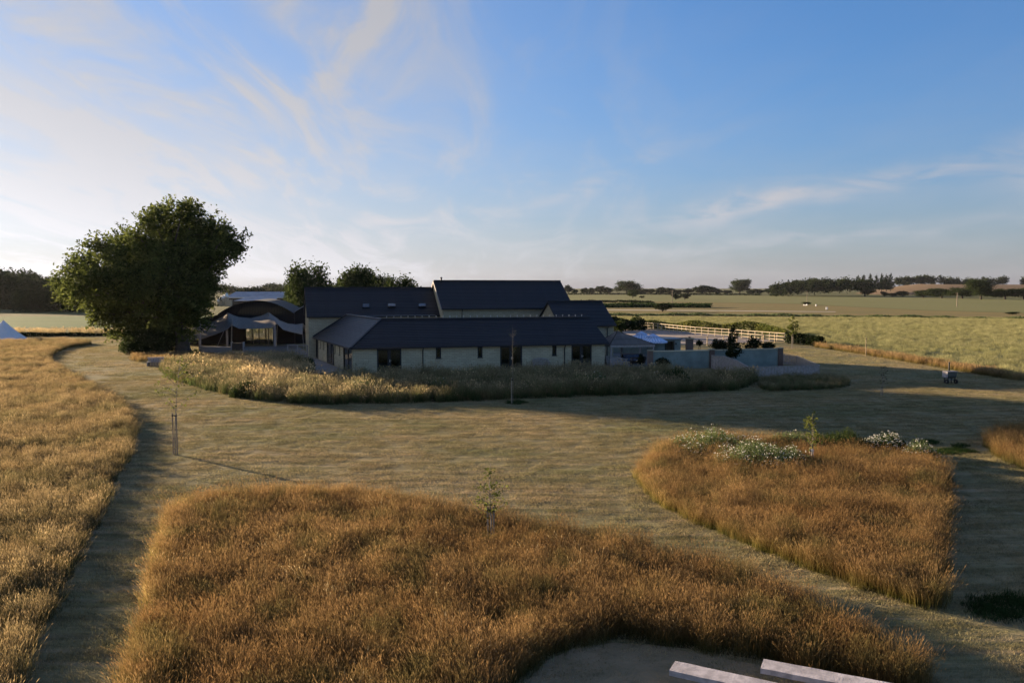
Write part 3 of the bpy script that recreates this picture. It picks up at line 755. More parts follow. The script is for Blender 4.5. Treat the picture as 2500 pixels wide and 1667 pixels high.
# ------------------------------------------------------------------ stretch tent
def stretch_tent():
    top = [(455, 797), (472, 794), (498, 790), (521, 784), (540, 775), (556, 763), (570, 769), (584, 773.5), (612, 776), (636, 771), (656, 762), (668, 771), (682, 781), (703, 789.5), (722, 791.5), (739, 789)]
    bot = [(452, 836), (466, 832), (495, 827), (525, 817), (545, 809), (557, 803), (566, 794), (584, 803), (612, 803), (640, 802), (663, 801), (677, 791), (691, 805), (708, 810), (722, 813), (739, 817)]
    root = empty('stretch_tent', G(566, 853), 0, 'taupe stretch tent on poles in front of the black barn', 'tent'); r = Root(root)
    def samp(pts, t):
        f = t * (len(pts) - 1); i = min(int(f), len(pts) - 2); f -= i; return lerp(pts[i], pts[i + 1], f)
    nu, nv = 60, 12; v = []; q = []
    for j in range(nv + 1):
        w = j / nv
        for i in range(nu + 1):
            t = i / nu
            a, b = samp(top, t), samp(bot, t)
            p = lerp(a, b, w)
            y = 101.5 - 6.0 * w - 1.2 * math.sin(math.pi * w) + 3.0 * t
            # cloth sags between its edges
            p = p + np.array([0, 2.2 * math.sin(math.pi * w) * (0.4 + 0.6 * abs(math.sin(t * 9)))])
            v.append(GY(p[0], p[1], y))
    # back flap running down to the barn wall
    for j in range(nv):
        for i in range(nu):
            a = j * (nu + 1) + i; q.append((a, a + 1, a + nu + 2, a + nu + 1))
    base = len(v)
    for i in range(nu + 1):
        p = np.array(v[i]); v.append(p + np.array([0, 3.0, -1.0 - 0.3 * math.sin(i)]))
    for i in range(nu): q.append((i, i + 1, base + i + 1, base + i))
    me = np_mesh('canopy', v, q)
    for p in me.polygons: p.use_smooth = True
    cn = link('canopy', me, M_TENT, root)
    md = cn.modifiers.new('thickness', 'SOLIDIFY'); md.thickness = 0.012
    def pole(px, py0, y, rad, mat, name='pole', px1=None):
        a = GY(px, py0, y); b = np.array([GY(px1 or px, 850, y)[0], y, 0.0])
        MB().tube([b, a], rad, 8).build(name, mat, root)
    pole(566, 793, 95.6, 0.055, M_STAKE, 'pole', 565); pole(677, 790, 98.3, 0.055, M_STAKE, 'pole', 674)
    pole(556, 763.5, 99.5, 0.06, M_WOOD); pole(656, 762.5, 101.5, 0.06, M_WOOD)
    for px, py, y in ((486.5, 783, 95.0), (670, 795, 97.0), (554, 806, 98.0)):
        a = GY(px, py, y); MB().bar((a[0], a[1], 0), a, 0.22, 0.22).build('timber_post', M_GREYWOOD, root)
    for (x0, y0, d0), (x1, y1, d1) in (((546, 809, 96.2), (524, 855, 93.0)), ((466, 832, 95.6), (452, 858, 93.0)), ((739, 817, 98.5), (742, 860, 96.5))):
        a = GY(x0, y0, d0); b = GY(x1, y1, d1); b[2] = 0
        MB().tube([a, b], 0.02, 5).build('guy_rope', M_BEIGE, root)
    r.done()
stretch_tent()
def box_planter():
    o = G(581, 862); root = empty('dark_timber_cabinet', o, 0.1, 'dark brown cabinet on legs in front of the tent', 'cabinet')
    MB().box(-0.6, 0.6, -0.3, 0.3, 0.25, 1.2).build('body', M_DARKWOOD, root)
    for x in (-0.66, 0.66): MB().box(x - .05, x + .05, -0.32, 0.32, 0, 1.3).build('leg', M_GREYWOOD, root)
    MB().box(-0.5, 0.5, -0.45, -0.31, 0.05, 0.22).build('step', M_PLANK, root)
box_planter()

# ------------------------------------------------------------------ bell tent
def bell_tent():
    c = G(10, 829); root = empty('bell_tent', c, 0, 'white canvas bell tent at the far left edge', 'tent')
    n = 14; prof = [(3.0, 0.0), (2.95, 0.12), (1.9, 0.95), (0.95, 1.85), (0.0, 2.85)]
    for k in range(n):
        a0, a1 = 2 * math.pi * k / n, 2 * math.pi * (k + 1) / n; m = MB()
        for (r0, z0), (r1, z1) in zip(prof, prof[1:]):
            p = [(r0 * math.cos(a0), r0 * math.sin(a0), z0), (r0 * math.cos(a1), r0 * math.sin(a1), z0), (r1 * math.cos(a1), r1 * math.sin(a1), z1), (r1 * math.cos(a0), r1 * math.sin(a0), z1)]
            m.quad(*(p if r1 > 0 else p[:3]))
        m.build('canvas_panel', M_CANVAS, root)
    MB().tube([(0, 0, 0), (0, 0, 2.95)], 0.03, 6).build('pole', M_WOOD, root)
    for k in range(0, n, 2):
        a = 2 * math.pi * k / n; MB().tube([(2.95 * math.cos(a), 2.95 * math.sin(a), 0.15), (4.2 * math.cos(a), 4.2 * math.sin(a), 0)], 0.012, 4).build('guy_rope', M_BEIGE, root)
bell_tent()

# ------------------------------------------------------------------ far farm sheds and the pointed timber house
def far_sheds():
    root = empty('farm_shed', GY(640, 746, 345.0) * np.array([1, 1, 0]), 0, 'long shed with blue-grey sheet roof on the left horizon', 'shed')
    MB().hexa([(-16, 0, 3.3), (16, 0, 3.3), (16, 8, 5.7), (-14, 8, 5.7), (-16, 0, 3.45), (16, 0, 3.45), (16, 8, 5.85), (-14, 8, 5.85)]).build('roof', M_SHEDROOF, root)
    MB().box(-15.5, 15.5, 0.5, 16, 0, 3.2).build('wall', M_BLACKWOOD, root)
    MB().box(-16, 16, -0.12, 0, 3.2, 3.5).build('fascia', M_WHITE, root)
    root = empty('low_farm_shed', GY(620, 752, 318.0) * np.array([1, 1, 0]), 0, 'lower shed with grey lean-to roof before the long shed', 'shed')
    MB().hexa([(-8, 0, 2.3), (8.5, 0, 2.3), (8, 5, 3.5), (-5, 5, 3.5), (-8, 0, 2.45), (8.5, 0, 2.45), (8, 5, 3.65), (-5, 5, 3.65)]).build('roof', M_SHEDROOF, root)
    MB().box(-7.5, 8, 0.4, 5, 0, 2.25).build('wall', M_BLACKWOOD, root)
    root = empty('pointed_timber_house', GY(546, 746, 330.0) * np.array([1, 1, 0]), 0, 'pale timber playhouse with four spiky gables beyond the tree', 'playhouse')
    for i, (x, h) in enumerate(((-2.2, 3.1), (-1.3, 3.9), (-0.3, 4.5), (0.7, 5.1))):
        w = MB().box(x - .5, x + .45, 0.3 * i, 0.3 * i + 2, 0, h - 1.3).build('tower', M_NEWWOOD, root)
        MB().prism([(x - .6, 0.3 * i - .1, h - 1.3), (x + .55, 0.3 * i - .1, h - 1.3), (x, 0.3 * i - .1, h + 0.3)], (0, 2.2, 0)).build('gable', M_WHITE, w)
    MB().box(-2.75, 1.3, -0.4, -0.1, 1.9, 2.1).build('rail', M_NEWWOOD, root)
    MB().box(1.25, 3.0, -0.2, 1.8, 0, 2.5).build('side_room', M_NEWWOOD, root)
    MB().box(1.15, 3.1, -0.3, 1.9, 2.5, 2.65).build('side_roof', M_NEWWOOD, root)
far_sheds()

# ------------------------------------------------------------------ foliage
def leaf_quads(c, size, rs, elong=1.7, droop=0.0, rnd=None):
    """a small leaf-shaped face at each point of c"""
    n = len(c)
    t = rs.normal(size=(n, 3)); t[:, 2] = t[:, 2] * 0.7 - droop; t /= np.linalg.norm(t, axis=1)[:, None]
    b = rs.normal(size=(n, 3)); b -= t * (b * t).sum(1)[:, None]; b /= np.linalg.norm(b, axis=1)[:, None]
    s = size * rs.uniform(0.6, 1.35, n)[:, None] if np.isscalar(size) else (size * rs.uniform(0.6, 1.35, n))[:, None]
    v = np.stack([c - t * s * elong / 2, c + b * s / 2 + t * s * 0.1, c + t * s * elong / 2, c - b * s / 2 + t * s * 0.1], 1).reshape(-1, 3)
    q = np.arange(4 * n).reshape(-1, 4)
    r = rs.uniform(0, 1, n) if rnd is None else rnd
    return v, q, np.repeat(r, 4)
def lobes_cloud(lobes, n_clump, per, clump_r, rs, shell=0.35):
    """clumped leaf points through a set of ellipsoid lobes (x, y, z, rx, ry, rz)"""
    lobes = np.array(lobes, float); vol = (lobes[:, 3] * lobes[:, 4] * lobes[:, 5]) ** 0.75; pr = vol / vol.sum()
    k = rs.choice(len(lobes), n_clump, p=pr)
    d = rs.normal(size=(n_clump, 3)); d /= np.linalg.norm(d, axis=1)[:, None]
    rad = rs.uniform(0, 1, n_clump) ** shell
    rad *= 1 + 0.12 * rs.normal(size=n_clump)
    c = lobes[k, :3] + d * rad[:, None] * lobes[k, 3:6]
    tone = np.clip(0.5 + 0.28 * rs.normal(size=n_clump), 0, 1)
    pts = np.repeat(c, per, 0) + rs.normal(size=(n_clump * per, 3)) * clump_r * rs.uniform(0.5, 1.2, (n_clump * per, 1))
    tn = np.clip(np.repeat(tone, per) + 0.18 * rs.normal(size=n_clump * per), 0, 1)
    return pts, tn, c
def cloud_mesh(name, pts, tone, leaf, rs, elong=1.7, droop=0.0):
    v, q, r = leaf_quads(pts, leaf, rs, elong, droop, tone)
    return np_mesh(name, v, q, attrs={'rnd': r})
def limb(mb, a, b, r0, r1, rs, n=6, sides=6, wob=0.06):
    a, b = np.array(a, float), np.array(b, float); L = np.linalg.norm(b - a); pts = []
    for i in range(n + 1):
        t = i / n; w = math.sin(math.pi * t) * wob * L
        pts.append(lerp(a, b, t) + rs.normal(size=3) * w * 0.35 + np.array([0, 0, w * 0.4]))
    mb.tube(pts, [r0 + (r1 - r0) * (i / n) ** 0.8 for i in range(n + 1)], sides)

# --- the big ash
def big_ash():
    rs = np.random.RandomState(4); Y = 92.0
    base = G(448, 862)
    root = empty('ash_tree', base, 0, 'big spreading ash tree left of the tent', 'tree'); r = Root(root)
    L = []
    def lobe(px, py, rpx, dy, ry=None, rz=None):
        p = GY(px, py, Y + dy); k = (Y + dy) / FPX; L.append((p[0], p[1], p[2], rpx * k, (ry or rpx) * k, (rz or rpx) * k))
    for a in ((420, 560, 62, 2), (380, 540, 38, -3), (470, 525, 32, 1), (445, 512, 28, -2), (520, 570, 48, 1), (560, 575, 34, -3), (575, 610, 22, 2), (545, 620, 30, -4), (340, 580, 45, -3), (300, 600, 40, 2),
              (250, 610, 36, -4), (215, 640, 38, -1), (175, 655, 30, -5), (150, 690, 26, -3), (200, 700, 46, -6), (260, 680, 60, -6), (330, 670, 80, -5), (420, 650, 95, -2), (490, 640, 60, -3), (400, 700, 90, -6),
              (480, 700, 52, -4), (460, 760, 62, -3), (510, 680, 34, -2), (300, 740, 60, 3), (250, 740, 45, 4), (360, 770, 60, 2), (330, 800, 46, 3), (280, 790, 36, 4), (420, 800, 55, 1), (240, 770, 26, 4), (440, 640, 90, 12), (380, 700, 80, 12), (500, 620, 55, 13), (460, 740, 60, 11),
              (400, 620, 80, 5), (480, 590, 60, 6), (330, 660, 70, 6), (220, 690, 50, 5), (440, 730, 60, 6), (520, 600, 40, 8), (190, 720, 34, 1), (160, 720, 22, 0)): lobe(*a)
    pts, tn, c = lobes_cloud(L, 5400, 18, 0.34, rs, 0.42)
    # fine drooping sprays that break up the outline
    n = 1000; k = rs.randint(0, len(c), n); La = np.array(L); d = c[k] - np.array([GY(400, 680, Y)]); d /= np.linalg.norm(d, axis=1)[:, None]
    d += rs.normal(size=d.shape) * 0.35; t = rs.uniform(0, 1.35, (n, 16, 1)); sp = c[k][:, None, :] + d[:, None, :] * t + np.array([0, 0, -0.16]) * t ** 2 + rs.normal(size=(n, 16, 3)) * 0.09
    pts = np.concatenate([pts, sp.reshape(-1, 3)]); tn = np.concatenate([tn, np.clip(np.repeat(rs.uniform(.3, 1, n), 16), 0, 1)])
    ok = pts[:, 2] > 0.9
    link('crown', cloud_mesh('ash_crown', pts[ok], tn[ok], 0.19, rs, 2.1, 0.35), M_LEAF_ASH, root)
    m = MB(); top = base + np.array([-0.3, -0.4, 4.2])
    m.tube([base - np.array([0, 0, 0.2]), base + np.array([-0.05, 0, 0.5]), base + np.array([-0.1, -0.1, 2.0]), top], [1.15, 0.85, 0.68, 0.6], 10)
    m.build('trunk', M_BARK, root, smooth=True)
    m = MB()
    for l in L:
        mid = lerp(top, l[:3], 0.45) + np.array([0, 0, 0.8]) + rs.normal(size=3) * 0.4
        limb(m, top, mid, 0.26, 0.15, rs); limb(m, mid, l[:3], 0.15, 0.05, rs)
    idx = rs.choice(len(c), 330, replace=False)
    la = np.array([l[:3] for l in L])
    for i in idx:
        j = np.argmin(((la - c[i]) ** 2).sum(1)); limb(m, la[j], c[i], 0.05, 0.012, rs, 3, 4)
    m.build('limbs', M_BARK, root, smooth=True, uv=False)
    r.done()
    # suckers and bushes at the foot
    for px, py, rp, dy, name, lab in ((340, 848, 42, -6, 'elder_bush', 'leafy bush spilling left from the foot of the ash'), (398, 838, 40, -2, 'shaded_bush', 'dark bush against the ash trunk')):
        p = G(px, 863); b = empty(name, p, 0, lab, 'bush'); k = p[1] / FPX
        q, t, _ = lobes_cloud([(0, 0, 1.2, rp * k, rp * k, 1.3), (0.6, 0, 2.0, rp * k * .6, rp * k * .6, 1.2), (-0.9, 0.3, 0.8, rp * k * .6, rp * k * .6, .8)], 330, 14, 0.22, rs)
        link('foliage', cloud_mesh(name, q[q[:, 2] > 0.02], t[q[:, 2] > 0.02], 0.17, rs), M_LEAF_MID, b)
        m = MB()
        for i in range(7): limb(m, (0, 0, -0.1), (rs.uniform(-1, 1), rs.uniform(-.8, .8), 1.6), 0.05, 0.015, rs, 3, 5)
        m.build('stems', M_BARK, b, uv=False)
big_ash()

# --- kinds of ordinary trees, unit sized (1 wide, 1 tall), shared by many
def tree_kind(name, seed, mat, lobes=None, leaf=0.028, clumps=620, per=13, clump=0.045, trunk=0.22, conifer=False):
    rs = np.random.RandomState(seed); L = []
    if conifer:
        for i in range(9):
            t = i / 8; w = 0.42 * (1 - t) ** 0.8 + 0.05
            for k in range(4):
                a = rs.uniform(0, 6.28); L.append((math.cos(a) * w * .5, math.sin(a) * w * .5, 0.16 + 0.8 * t, w * .55, w * .55, 0.07))
    else:
        n = lobes or 15
        for i in range(n):
            a = rs.uniform(0, 6.28); z = rs.uniform(0.30, 0.84); w = 0.38 * math.sqrt(max(0.05, 1 - ((z - 0.50) / 0.44) ** 2))
            rr = rs.uniform(0.13, 0.24); q = w * rs.uniform(0.3, 1.0); L.append((math.cos(a) * q, math.sin(a) * q, z, rr, rr, rr * 0.75))
        L.append((0, 0, 0.55, 0.30, 0.30, 0.30))
    p, t, c = lobes_cloud(L, clumps, per, clump, rs, 0.4)
    crown = cloud_mesh(name + '_crown', p, t, leaf, rs); crown.materials.append(mat)
    m = MB(); m.tube([(0, 0, -0.02), (0, 0, trunk), (0.01, 0, 0.5)], [0.035, 0.026, 0.016], 7)
    for l in L[:8]: limb(m, (0, 0, trunk + 0.05), l[:3], 0.014, 0.004, rs, 3, 4)
    trunk_me = m.mesh(name + '_trunk', uv=False); trunk_me.materials.append(M_BARK)
    return crown, trunk_me
K_OAK = [tree_kind('oak', 10 + i, M_LEAF_MID, 13 + i * 2) for i in range(3)]
K_FAR = [tree_kind('far_tree', 30 + i, M_LEAF_FAR, 9 + 2 * i, 0.05, 300, 12, 0.05, 0.12) for i in range(4)]
K_LOW = [tree_kind('low_bush', 50 + i, M_LEAF_FAR, 10, 0.05, 240, 10, 0.06, 0.05) for i in range(2)]
K_FIR = [tree_kind('fir', 60 + i, M_LEAF_PINE, conifer=True, leaf=0.03, clumps=420, per=10, clump=0.03) for i in range(2)]
def plant_tree(name, kind, loc, w, h, label, cat='tree', group=None, rz=0.0, z0=None):
    root = empty(name, loc, rz, label, cat, group)
    c = link('crown', kind[0], None, root); t = link('trunk', kind[1], None, root)
    for o in (c, t): o.scale = (w, w, h)
    return root
def tree_px(name, kind, px, top, w, y, label, cat='tree', z=0.0, rz=0.0, group=None):
    p = GY(px, 703, y); zt = GY(px, top, y)[2]
    return plant_tree(name, kind, (p[0], y, z), w * y / FPX * 1.32, (zt - z) * 1.08, label, cat, group, rz)
# behind the barns
tree_px('lime_tree', K_OAK[0], 756, 633, 96, 150, 'tall round tree behind the left end of the long barn')
tree_px('sycamore_tree', K_OAK[1], 862, 645, 92, 160, 'dark pointed tree behind the long barn roof, centre of three')
tree_px('sycamore_tree', K_OAK[2], 908, 668, 76, 172, 'lower tree between the pointed tree and the domed tree', rz=1.0)
tree_px('domed_tree', K_OAK[0], 970, 666, 88, 185, 'domed tree behind the long barn just left of the flue', rz=2.2)
tree_px('hedgerow_tree', K_OAK[1], 812, 690, 60, 178, 'low tree in the gap behind the long barn ridge', rz=0.6)
tree_px('hedgerow_tree', K_OAK[2], 726, 690, 70, 170, 'low broad tree between far shed and long barn', rz=0.3)
# the right skyline, tree by tree
ORD = 'first second third fourth fifth sixth seventh eighth ninth tenth eleventh twelfth thirteenth fourteenth fifteenth sixteenth seventeenth eighteenth nineteenth twentieth last'.split()
sky_row = [(1387, 697, 20, 'small round tree just right of the tall barn roof'), (1406, 706, 16, None), (1426, 703, 18, None), (1443, 702, 20, None), (1466, 699, 30, 'broad skyline tree left of the big oak'), (1487, 702, 22, None),
           (1530, 683, 54, 'big domed oak on the skyline, left of two'), (1566, 705, 34, None), (1590, 706, 24, None), (1613, 702, 30, 'flat-topped skyline tree between the two oaks, left'), (1637, 703, 24, None), (1655, 707, 16, None), (1680, 705, 26, None),
           (1704, 698, 34, 'round skyline tree, left of the close pair'), (1733, 698, 32, 'round skyline tree, right of the close pair'), (1754, 705, 18, None), (1776, 709, 24, None), (1806, 684, 50, 'lone domed oak on the skyline, right of two'),
           (1836, 708, 22, None), (1853, 705, 22, None), (1876, 705, 26, None)]
for i, (px, top, w, lab) in enumerate(sky_row):
    tree_px('skyline_oak' if w > 45 else 'skyline_tree', K_OAK[i % 3] if w > 45 else K_FAR[i % 4], px, top, w, 905 + (i % 3) * 12, lab or 'small skyline tree, %s from the left in the row right of the barns' % ORD[i], rz=i * 1.3, group='trees on the right skyline')
# bushes and trees standing in the fields
for i, (px, base, top, w, nm, lab) in enumerate(((1545, 727.5, 707, 24, 'thorn_tree', 'thorn tree standing in the field under the left oak'), (1567, 728.5, 722, 13, 'field_bush', 'tiny bush right of the thorn tree'),
        (1650, 732, 719.5, 22, 'field_bush', 'squat bush beside the utility pole in the field'), (1672, 732, 717, 22, 'field_bush', 'taller bush right of the pole in the field'), (1618, 761, 742, 46, 'hawthorn_bush', 'dark mound of a bush on the chalk track'),
        (1972, 745, 737, 20, 'field_bush', 'small dark bush beside the far pole and white boxes'), (2475, 768, 762, 28, 'field_bush', 'low bush at the far right hedge end'), (2112, 724, 697, 40, 'field_oak', 'round dark tree at the right end of the wood'),
        (2396, 731, 686, 60, 'field_oak', 'largest round tree in the right hedge'), (2350, 729, 700, 64, 'field_oak', 'tree left of the largest round tree in the right hedge'), (2300, 728, 703, 60, 'field_oak', 'low wide tree in the middle of the right hedge'), (2255, 727, 709, 50, 'field_oak', 'sunlit low tree at the left end of the right hedge'),
        (2455, 731, 703, 60, 'field_oak', 'tree right of the largest round tree'), (2500, 731, 702, 56, 'field_oak', 'tree cut by the right picture edge'), (2205, 725, 712, 30, 'field_bush', 'bush at the foot of the stubble hill'), (2180, 725, 715, 22, 'field_bush', 'small bush between wood and stubble hill'), (2160, 724.5, 713, 18, 'field_bush', 'bush next to the wood end tree'))):
    y = G(px, base)[1]; y = min(y, 760)
    k = K_LOW[i % 2] if 'bush' in nm else K_OAK[i % 3]
    tree_px(nm, k, px, top, w, y, lab, 'bush' if 'bush' in nm else 'tree', 0.0, i * 0.9)
# firs on the skyline of the wood
for i, (px, top, w) in enumerate(((2094, 675, 16), (2108, 672, 14), (2124, 671, 15), (2139, 673, 15), (2152, 671, 16), (2164, 672, 16), (2174, 670, 14))):
    tree_px('fir_tree', K_FIR[i % 2], px, top, w * 1.3, 890 + 6 * i, '%s fir from the left in the row above the right wood' % ORD[i], 'tree', 4.0, i, 'firs above the right wood')

# --- woods that read as one mass
def wood(name, label, lobes_px, leaf, clumps, per, clump, seed, mat):
    rs = np.random.RandomState(seed); L = []
    for px, top, base, w, y in lobes_px:
        p = GY(px, (top + base) / 2, y); k = y / FPX; L.append((p[0], y, p[2], w * k, w * k * 0.8, (base - top) / 2 * k))
    q, t, _ = lobes_cloud(L, clumps, per, clump, rs, 0.5)
    q[:, 2] = np.maximum(q[:, 2], 0.05)
    o = link(name, cloud_mesh(name, q, t, leaf, rs), mat); return tag(o, label, 'wood', kind='stuff')
rs = np.random.RandomState(77)
L = []
for i in range(70):
    px = rs.uniform(1885, 2125); f = (px - 1885) / 240; top = 697 - 15 * min(1, f * 3) + rs.uniform(-1, 7); L.append((px, top, top + rs.uniform(18, 26), rs.uniform(11, 17), rs.uniform(690, 790)))
wood('woodland', 'dark wood massed left of the stubble hill', L, 0.95, 2900, 12, 1.3, 1, M_LEAF_FAR)
L = []
for i in range(60):
    px = rs.uniform(2150, 2560); top = 677 + 3 * math.sin(px * 0.03) + rs.uniform(-2, 4); L.append((px, top, top + 18, rs.uniform(8, 13), rs.uniform(1210, 1260)))
wood('ridge_woodland', 'line of trees along the top of the stubble hill', L, 1.3, 1800, 12, 1.6, 2, M_LEAF_FAR)
L = []
for i in range(150):
    px = rs.uniform(-520, 165); top = 656 + 22 * max(0, (px - 30) / 110) + rs.uniform(-3, 10); L.append((px, top, top + rs.uniform(50, 75), rs.uniform(22, 34), rs.uniform(285, 330)))
for i in range(60): L.append((rs.uniform(-520, 175), 680 + rs.uniform(0, 12), 762, rs.uniform(24, 34), rs.uniform(300, 325)))
for i in range(30): L.append((rs.uniform(-120, 190), 712 + rs.uniform(0, 8), 762, rs.uniform(14, 20), 280))
wood('left_woodland', 'hazy wood behind the hedge at far left', L, 0.55, 9500, 14, 0.75, 3, M_LEAF_FAR)
L = []
for i in range(60):
    px = rs.uniform(480, 1000); top = 699 + 5 * math.sin(px * 0.045) + rs.uniform(-2, 3); L.append((px, top, top + 18, rs.uniform(10, 18), rs.uniform(700, 800)))
for i in range(40): L.append((rs.uniform(585, 700), 705 + rs.uniform(0, 6), 722, rs.uniform(7, 10), 420))
wood('distant_woodland', 'distant wooded ridge behind the farm shed', L, 0.9, 2600, 12, 1.1, 4, M_LEAF_FAR)

# --- hedges
def hedge(name, label, line, h, w, leaf, per_m, mat, seed, kind=None, cat='hedge', hvar=0.25, z=0.0):
    rs = np.random.RandomState(seed); line = [np.array(p, float)[:2] for p in line]; P_, T = [], []
    for a, b in zip(line, line[1:]):
        n = int(np.linalg.norm(b - a) * per_m); t = rs.uniform(0, 1, n); c = a + (b - a) * t[:, None]
        hh = h * (1 + hvar * (np.sin(c[:, 0] * 0.9 + seed) * .5 + np.sin(c[:, 0] * 0.31 + c[:, 1] * .2) * .5))
        zz = rs.uniform(0, 1, n) ** 0.7; ww = w * np.sqrt(np.clip(1.05 - zz ** 3, 0.05, 1))
        d = (b - a) / np.linalg.norm(b - a); nn = np.array([-d[1], d[0]])
        c = c + nn * (rs.uniform(-.5, .5, n) * ww)[:, None] + rs.normal(size=(n, 2)) * leaf * 0.5
        P_.append(np.column_stack([c, zz * hh + z])); T.append(np.clip(0.5 + 0.3 * np.sin(c[:, 0] * 2.1) + 0.2 * rs.normal(size=n), 0, 1))
    P_ = np.concatenate(P_); T = np.concatenate(T)
    o = link(name, cloud_mesh(name, P_, T, leaf, rs), mat); return tag(o, label, cat, kind=kind)
hedge('clipped_hedge', 'tall domed clipped hedge before the left wood', [G(50, 763), G(110, 760), G(205, 762)], 6.3, 6, 0.30, 620, M_LEAF_DARK, 5, hvar=0.12)
hedge('field_hedge', 'long low dark hedge across the right fields', [G(1400, 770), G(1620, 770), G(1900, 772), G(2200, 776), G(2500, 780), G(2750, 783)], 0.5, 4.5, 0.30, 70, M_LEAF_HERB, 6, hvar=0.6)
hedge('upper_hedge', 'thin dark hedge line under the skyline oaks', [G(1380, 719.5), G(1620, 719.5), G(1860, 721)], 1.6, 5, 0.9, 9, M_LEAF_FAR, 7)
hedge('dividing_hedge', 'short dark hedge in the dry field behind the right barn', [G(1400, 738), G(1520, 738), G(1590, 740)], 1.0, 4, 0.6, 20, M_LEAF_DARK, 8)
hedge('row_crop', 'strip of tall dark green crop behind the right barn', [G(1440, 750), G(1620, 750), G(1735, 751)], 1.5, 14, 0.5, 110, M_DARKCROP, 9, kind='stuff', cat='crop', hvar=0.1)
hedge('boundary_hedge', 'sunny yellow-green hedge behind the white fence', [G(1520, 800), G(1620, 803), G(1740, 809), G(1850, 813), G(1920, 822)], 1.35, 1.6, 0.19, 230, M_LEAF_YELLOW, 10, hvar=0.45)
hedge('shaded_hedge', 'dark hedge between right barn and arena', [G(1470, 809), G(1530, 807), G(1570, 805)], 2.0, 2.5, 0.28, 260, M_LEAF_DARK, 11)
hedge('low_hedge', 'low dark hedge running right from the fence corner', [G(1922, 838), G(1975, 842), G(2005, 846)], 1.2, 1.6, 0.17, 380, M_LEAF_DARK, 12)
hedge('left_field_hedge', 'dark grassy bank line behind the big lawn path', [G(-150, 822), G(120, 821), G(330, 820)], 0.5, 1.6, 0.2, 120, M_LEAF_DARK, 13)

# ------------------------------------------------------------------ grasses
def tuft(name, mat, n, rad, h, width, lean, seed, heads=0.5, head_len=0.10, head_w=0.018, spread=0.5):
    """a patch of bent blades, some carrying a seed head"""
    rs = np.random.RandomState(seed); V, Q, T, H = [], [], [], []
    for i in range(n):
        a = rs.uniform(0, 6.28); r = rad * math.sqrt(rs.uniform()); x, y = r * math.cos(a), r * math.sin(a)
        hh = h * rs.uniform(0.6, 1.15); da = rs.uniform(0, 6.28); sp = rs.uniform(0, spread) * hh
        lx = math.cos(da) * sp + lean * hh * rs.uniform(0.4, 1.2); ly = math.sin(da) * sp - lean * 0.4 * hh
        wd = rs.uniform(0, 3.14); wx, wy = math.cos(wd) * width * .5, math.sin(wd) * width * .5
        b = len(V); pts = []
        for t in (0.0, 0.55, 1.0):
            cx, cy, cz = x + lx * t * t, y + ly * t * t, hh * (t - 0.12 * t * t); pts.append((cx, cy, cz)); k = 1 - 0.55 * t
            V += [(cx - wx * k, cy - wy * k, cz), (cx + wx * k, cy + wy * k, cz)]; H += [t * 0.8, t * 0.8]
        Q += [(b, b + 1, b + 3, b + 2), (b + 2, b + 3, b + 5, b + 4)]
        if rs.uniform() < heads:
            (x1, y1, z1), (x0, y0, z0) = pts[2], pts[1]; d = np.array([x1 - x0, y1 - y0, z1 - z0]); d /= np.linalg.norm(d)
            p = np.array(pts[2]); s = np.array([math.cos(wd), math.sin(wd), 0]) * head_w * .5; e = p + d * head_len * rs.uniform(.7, 1.2); mdl = lerp(p, e, .4)
            b = len(V); V += [tuple(p), tuple(mdl - s), tuple(e), tuple(mdl + s)]; H += [1.0] * 4; Q.append((b, b + 1, b + 2, b + 3))
    me = np_mesh(name, V, Q, attrs={'h': H}); me.materials.append(mat)
    return bpy.data.objects.new(name, me)

